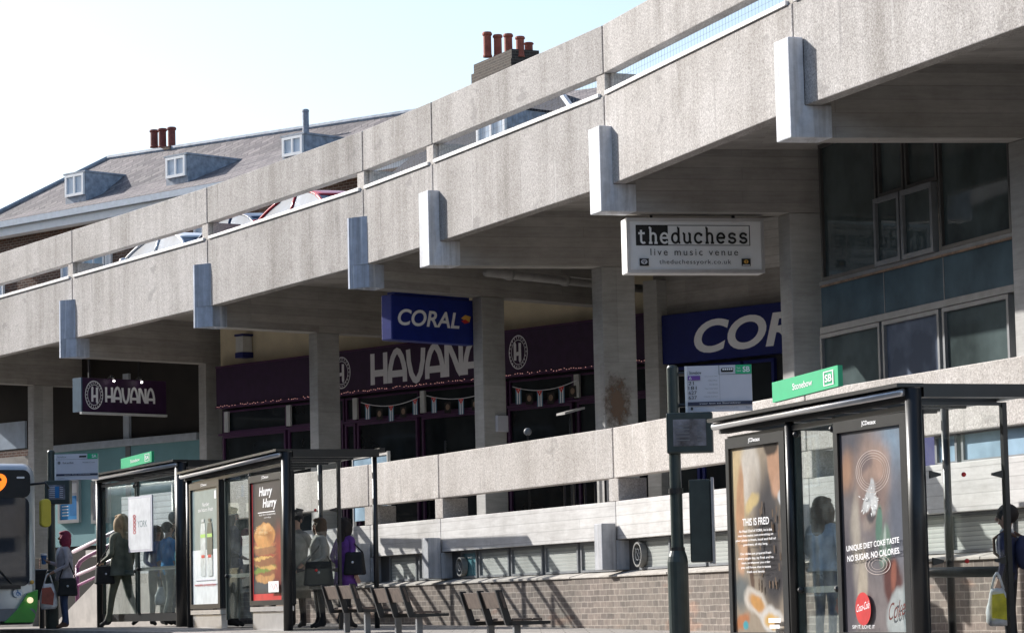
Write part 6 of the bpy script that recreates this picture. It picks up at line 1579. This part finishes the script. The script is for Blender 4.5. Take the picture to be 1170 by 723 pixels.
carrier(W(E[1]), .30, .42, .16, ('bag_white',), 'pale carrier bag held low by the person in the bright blue shirt', .2)
person(202, 51.8, 585, (.7,.7), 'tall grey haired person in navy behind the bright blue shirt', 'cloth_navy', 'cloth_navy', 'cloth_black', 'hair_grey', 'short')
person(208, 50.6, 606, (.9,.3), 'person in a teal shirt beside the black post of the farthest shelter', 'cloth_teal', 'cloth_black', 'cloth_black', 'hair_brown', 'short', short_sleeve=True, armR='hold')
# middle shelter
rt, W, E, s = person(266, 48.0, 580, (.9,-.2), 'dark haired person in a navy jacket standing between the two adverts of the middle shelter', 'cloth_navy', 'cloth_black', 'cloth_black', 'hair_dark', 'bob', armR='hold', coat='cloth_navy', coat_z=.85, wide=1.1)
person(340, 45.9, 586, (-.5,-.8), 'person in a dark hat and long grey brown coat half hidden by the shelter post', 'cloth_greybrown', 'cloth_black', 'cloth_black', 'cloth_black', 'hat', coat='cloth_greybrown', coat_z=.45, armL='pocket', armR='pocket')
rt, W, E, s = person(366, 45.2, 592, (-.9,-.35), 'brown haired person in a grey coat with a big dark bag behind the end glass', 'cloth_greybrown', 'cloth_black', 'cloth_black', 'hair_brown', 'bob', coat='cloth_greybrown', coat_z=.62, armL='hold', armR='pocket', wide=1.15)
shoulder_bag(W((.26,-.10,1.05)), W((.18,-.02,1.42)), .46, .36, .16, 'bag_black', 'big dark shoulder bag of the person in the grey coat', .1)
rt, W, E, s = person(396, 44.6, 592, (.75,.6), 'woman in a bright purple coat walking away behind the benches', 'cloth_purple', 'cloth_black', 'cloth_black', 'hair_dark', 'long', coat='cloth_purple', coat_z=.66, armL='pocket', armR='down', stride=.16)
shoulder_bag(W((-.27,.02,1.20)), W((-.18,.0,1.42)), .34, .34, .14, 'bag_black', 'black bag on the shoulder of the woman in purple', -.4)
# nearest shelter and the boy
rt, W, E, s = person(944, 28.85, 571, (.7,.7), 'long haired woman in a pale denim jacket inside the nearest shelter', 'cloth_denim', 'jeans', 'boots', 'hair_brown', 'long', armL='hold', armR='pocket', coat='cloth_denim', coat_z=.90, wide=1.12, head_s=1.15)
carrier(W((-.25,-.15,.86)), .30, .40, .2, ('bag_orange',), 'orange red bag beside the woman in the denim jacket', .2)
rt, W, E, s = person(1154, 27.5, 583, (-.85,.45), 'boy in a navy school jumper with bags at the end of the nearest shelter', 'cloth_navy', 'cloth_black', 'cloth_black', 'hair_dark', 'short', armL='down', armR='down', head_s=1.35, wide=1.2)
mb = MB(); mb.lathe([(.085,-.02),(.095,.0),(.07,.035)], 16, 0, (0,.0,1.47)); mb.v = [W(v) for v in mb.v]
o = mb.build('collar', 'cloth_white', rt)
carrier(at_d(1139,655,27.3), .23, .47, .16, ('bag_white','bag_yellow'), 'white and yellow carrier bag hanging from the hand of the boy', .25)
bp = empty('backpack', tuple(W((0,.2,1.0))), 0, 'dark backpack with brown straps on the back of the boy', 'backpack')
mb = MB(); mb.ell((0,.20,1.20), (.16,.09,.22), 0, 16, 10); mb.v = [W(v) for v in mb.v]; mb.build('sack', 'cloth_navy', bp, smooth=True)
mb = MB()
for sx in (-1,1): mb.tube([(sx*.11,.16,1.40),(sx*.14,.02,1.475),(sx*.14,-.13,1.38),(sx*.16,-.12,1.20),(sx*.15,.10,1.02)], .022, 6)
mb.v = [W(v) for v in mb.v]; mb.build('strap', 'boots', bp, smooth=True)

# ================================================================== terrace bits
def at_terrace(x, k, d): 
    f = FB[k]; u = f.uz(x, 2.9, d); return f, u
f, u = at_terrace(455, 5, -4.2) if False else (FB[4], FB[4].uz(440, 2.9, -3.8))
tb = empty('terrace_table', tuple(f.p(u,1.58,-3.8)), 0, 'round dark table on the terrace below the fascia letters', 'table')
c = f.p(u,1.58,-3.8); mb = MB(); mb.lathe([(.55,1.18),(.56,1.2),(.55,1.22)], 20, 0, tuple(c)); mb.build('table_top', 'black', tb)
mb = MB(); mb.lathe([(.25,0),(.25,.03),(.035,.05),(.035,1.18)], 14, 0, tuple(c)); mb.build('stem', 'black', tb)
f = FB[4]; u0, u1 = f.uz(404,2.9,-1.0), f.uz(443,2.9,-1.0); bb = empty('cafe_barrier', tuple(f.p((u0+u1)/2,1.58,-1)), 0, 'low white framed cafe barrier with pale fabric behind the terrace wall', 'barrier')
mb = MB(); f.box(mb, u0, u1, -1.02, -1.0, 1.8, 3.02); mb.build('banner', 'pane_blue', bb)
mb = MB()
for (a, b_, c_, d_) in ((u0-.04,u0,1.58,3.1),(u1,u1+.04,1.58,3.1),(u0,u1,3.03,3.08)): f.box(mb, a, b_, -1.04, -.98, c_, d_)
mb.build('barrier_frame', 'silver', bb)
f = FB[5]; u = f.uz(500.5,2.9,-.1); mb = MB(); mb.tube([f.p(u,2.5,-.24), f.p(u,3.02,-.24)], .018, 6); tag(mb.build('short_post', 'black'), 'short thin black post sticking up from a joint of the terrace wall', 'post')
u, z = f.px(603,493,-.8); rt = empty('round_lamp', tuple(f.p(u,1.58,-.8)), 0, 'small round silver lamp head peeping over the terrace wall', 'lamp')
mb = MB(); mb.ell(f.p(u,z,-.8), (.06,.04,.06), 0, 12, 8); mb.build('lamp_head', 'frame_mid', rt, smooth=True); mb = MB(); mb.tube([f.p(u,1.58,-.8), f.p(u,z-.05,-.8)], .02, 6); mb.build('stem', 'black', rt)
u, z = f.px(652,471,-2.6); rt = empty('menu_stand', tuple(f.p(u,1.58,-2.6)), 0, 'tilted pale menu board on a thin stand behind the terrace wall', 'menu stand')
mb = MB(); mb.box8([f.p(u-.19,z-.05,-2.4),f.p(u+.19,z-.05,-2.4),f.p(u+.19,z+.05,-2.8),f.p(u-.19,z+.05,-2.8)], [f.p(u-.19,z-.01,-2.4),f.p(u+.19,z-.01,-2.4),f.p(u+.19,z+.09,-2.8),f.p(u-.19,z+.09,-2.8)]); mb.build('board', 'pipe', rt)
mb = MB(); mb.tube([f.p(u,1.58,-2.6), f.p(u,z-.02,-2.6)], .03, 6); mb.build('stand', 'black', rt)

# ================================================================== camera, sun, sky
cam = bpy.data.cameras.new('camera'); co = bpy.data.objects.new('camera', cam); C.objects.link(co)
cam.sensor_width = 36; cam.sensor_fit = 'HORIZONTAL'; cam.lens = 36*FPX/W0; cam.clip_start = .5; cam.clip_end = 3000
back = -_f
Mx = Matrix(((CR.x,CU.x,back.x,0),(CR.y,CU.y,back.y,0),(CR.z,CU.z,back.z,0),(0,0,0,1)))
co.matrix_world = Mx
sc = bpy.context.scene; sc.camera = co
SUN_H = V((-.80,.60)).normalized(); EL = R(28)
sd = V((SUN_H.x*math.cos(EL), SUN_H.y*math.cos(EL), math.sin(EL)))
su = bpy.data.lights.new('sun', 'SUN'); su.energy = 4.1; su.angle = R(.55); su.color = (1,.965,.92)
so = bpy.data.objects.new('sun', su); C.objects.link(so); so.rotation_euler = sd.to_track_quat('Z', 'Y').to_euler(); so.location = (-20,20,40)
w = bpy.data.worlds.new('World'); sc.world = w; w.use_nodes = True
nt = w.node_tree; bg = nt.nodes['Background']
sk = nt.nodes.new('ShaderNodeTexSky'); sk.sky_type = 'NISHITA'; sk.sun_disc = False; sk.sun_elevation = EL
sk.sun_rotation = math.atan2(SUN_H.x, SUN_H.y); sk.air_density = 1.0; sk.dust_density = 1.6; sk.ozone_density = 1.0; sk.altitude = 20
nt.links.new(sk.outputs[0], bg.inputs[0]); bg.inputs[1].default_value = .108
sc.view_settings.view_transform = 'Standard'; sc.view_settings.look = 'None'; sc.view_settings.exposure = .95; sc.view_settings.gamma = 1
sc.render.engine = 'CYCLES'
sc.cycles.use_denoising = True; sc.cycles.max_bounces = 8; sc.cycles.transparent_max_bounces = 16
sc.cycles.caustics_reflective = False; sc.cycles.caustics_refractive = False
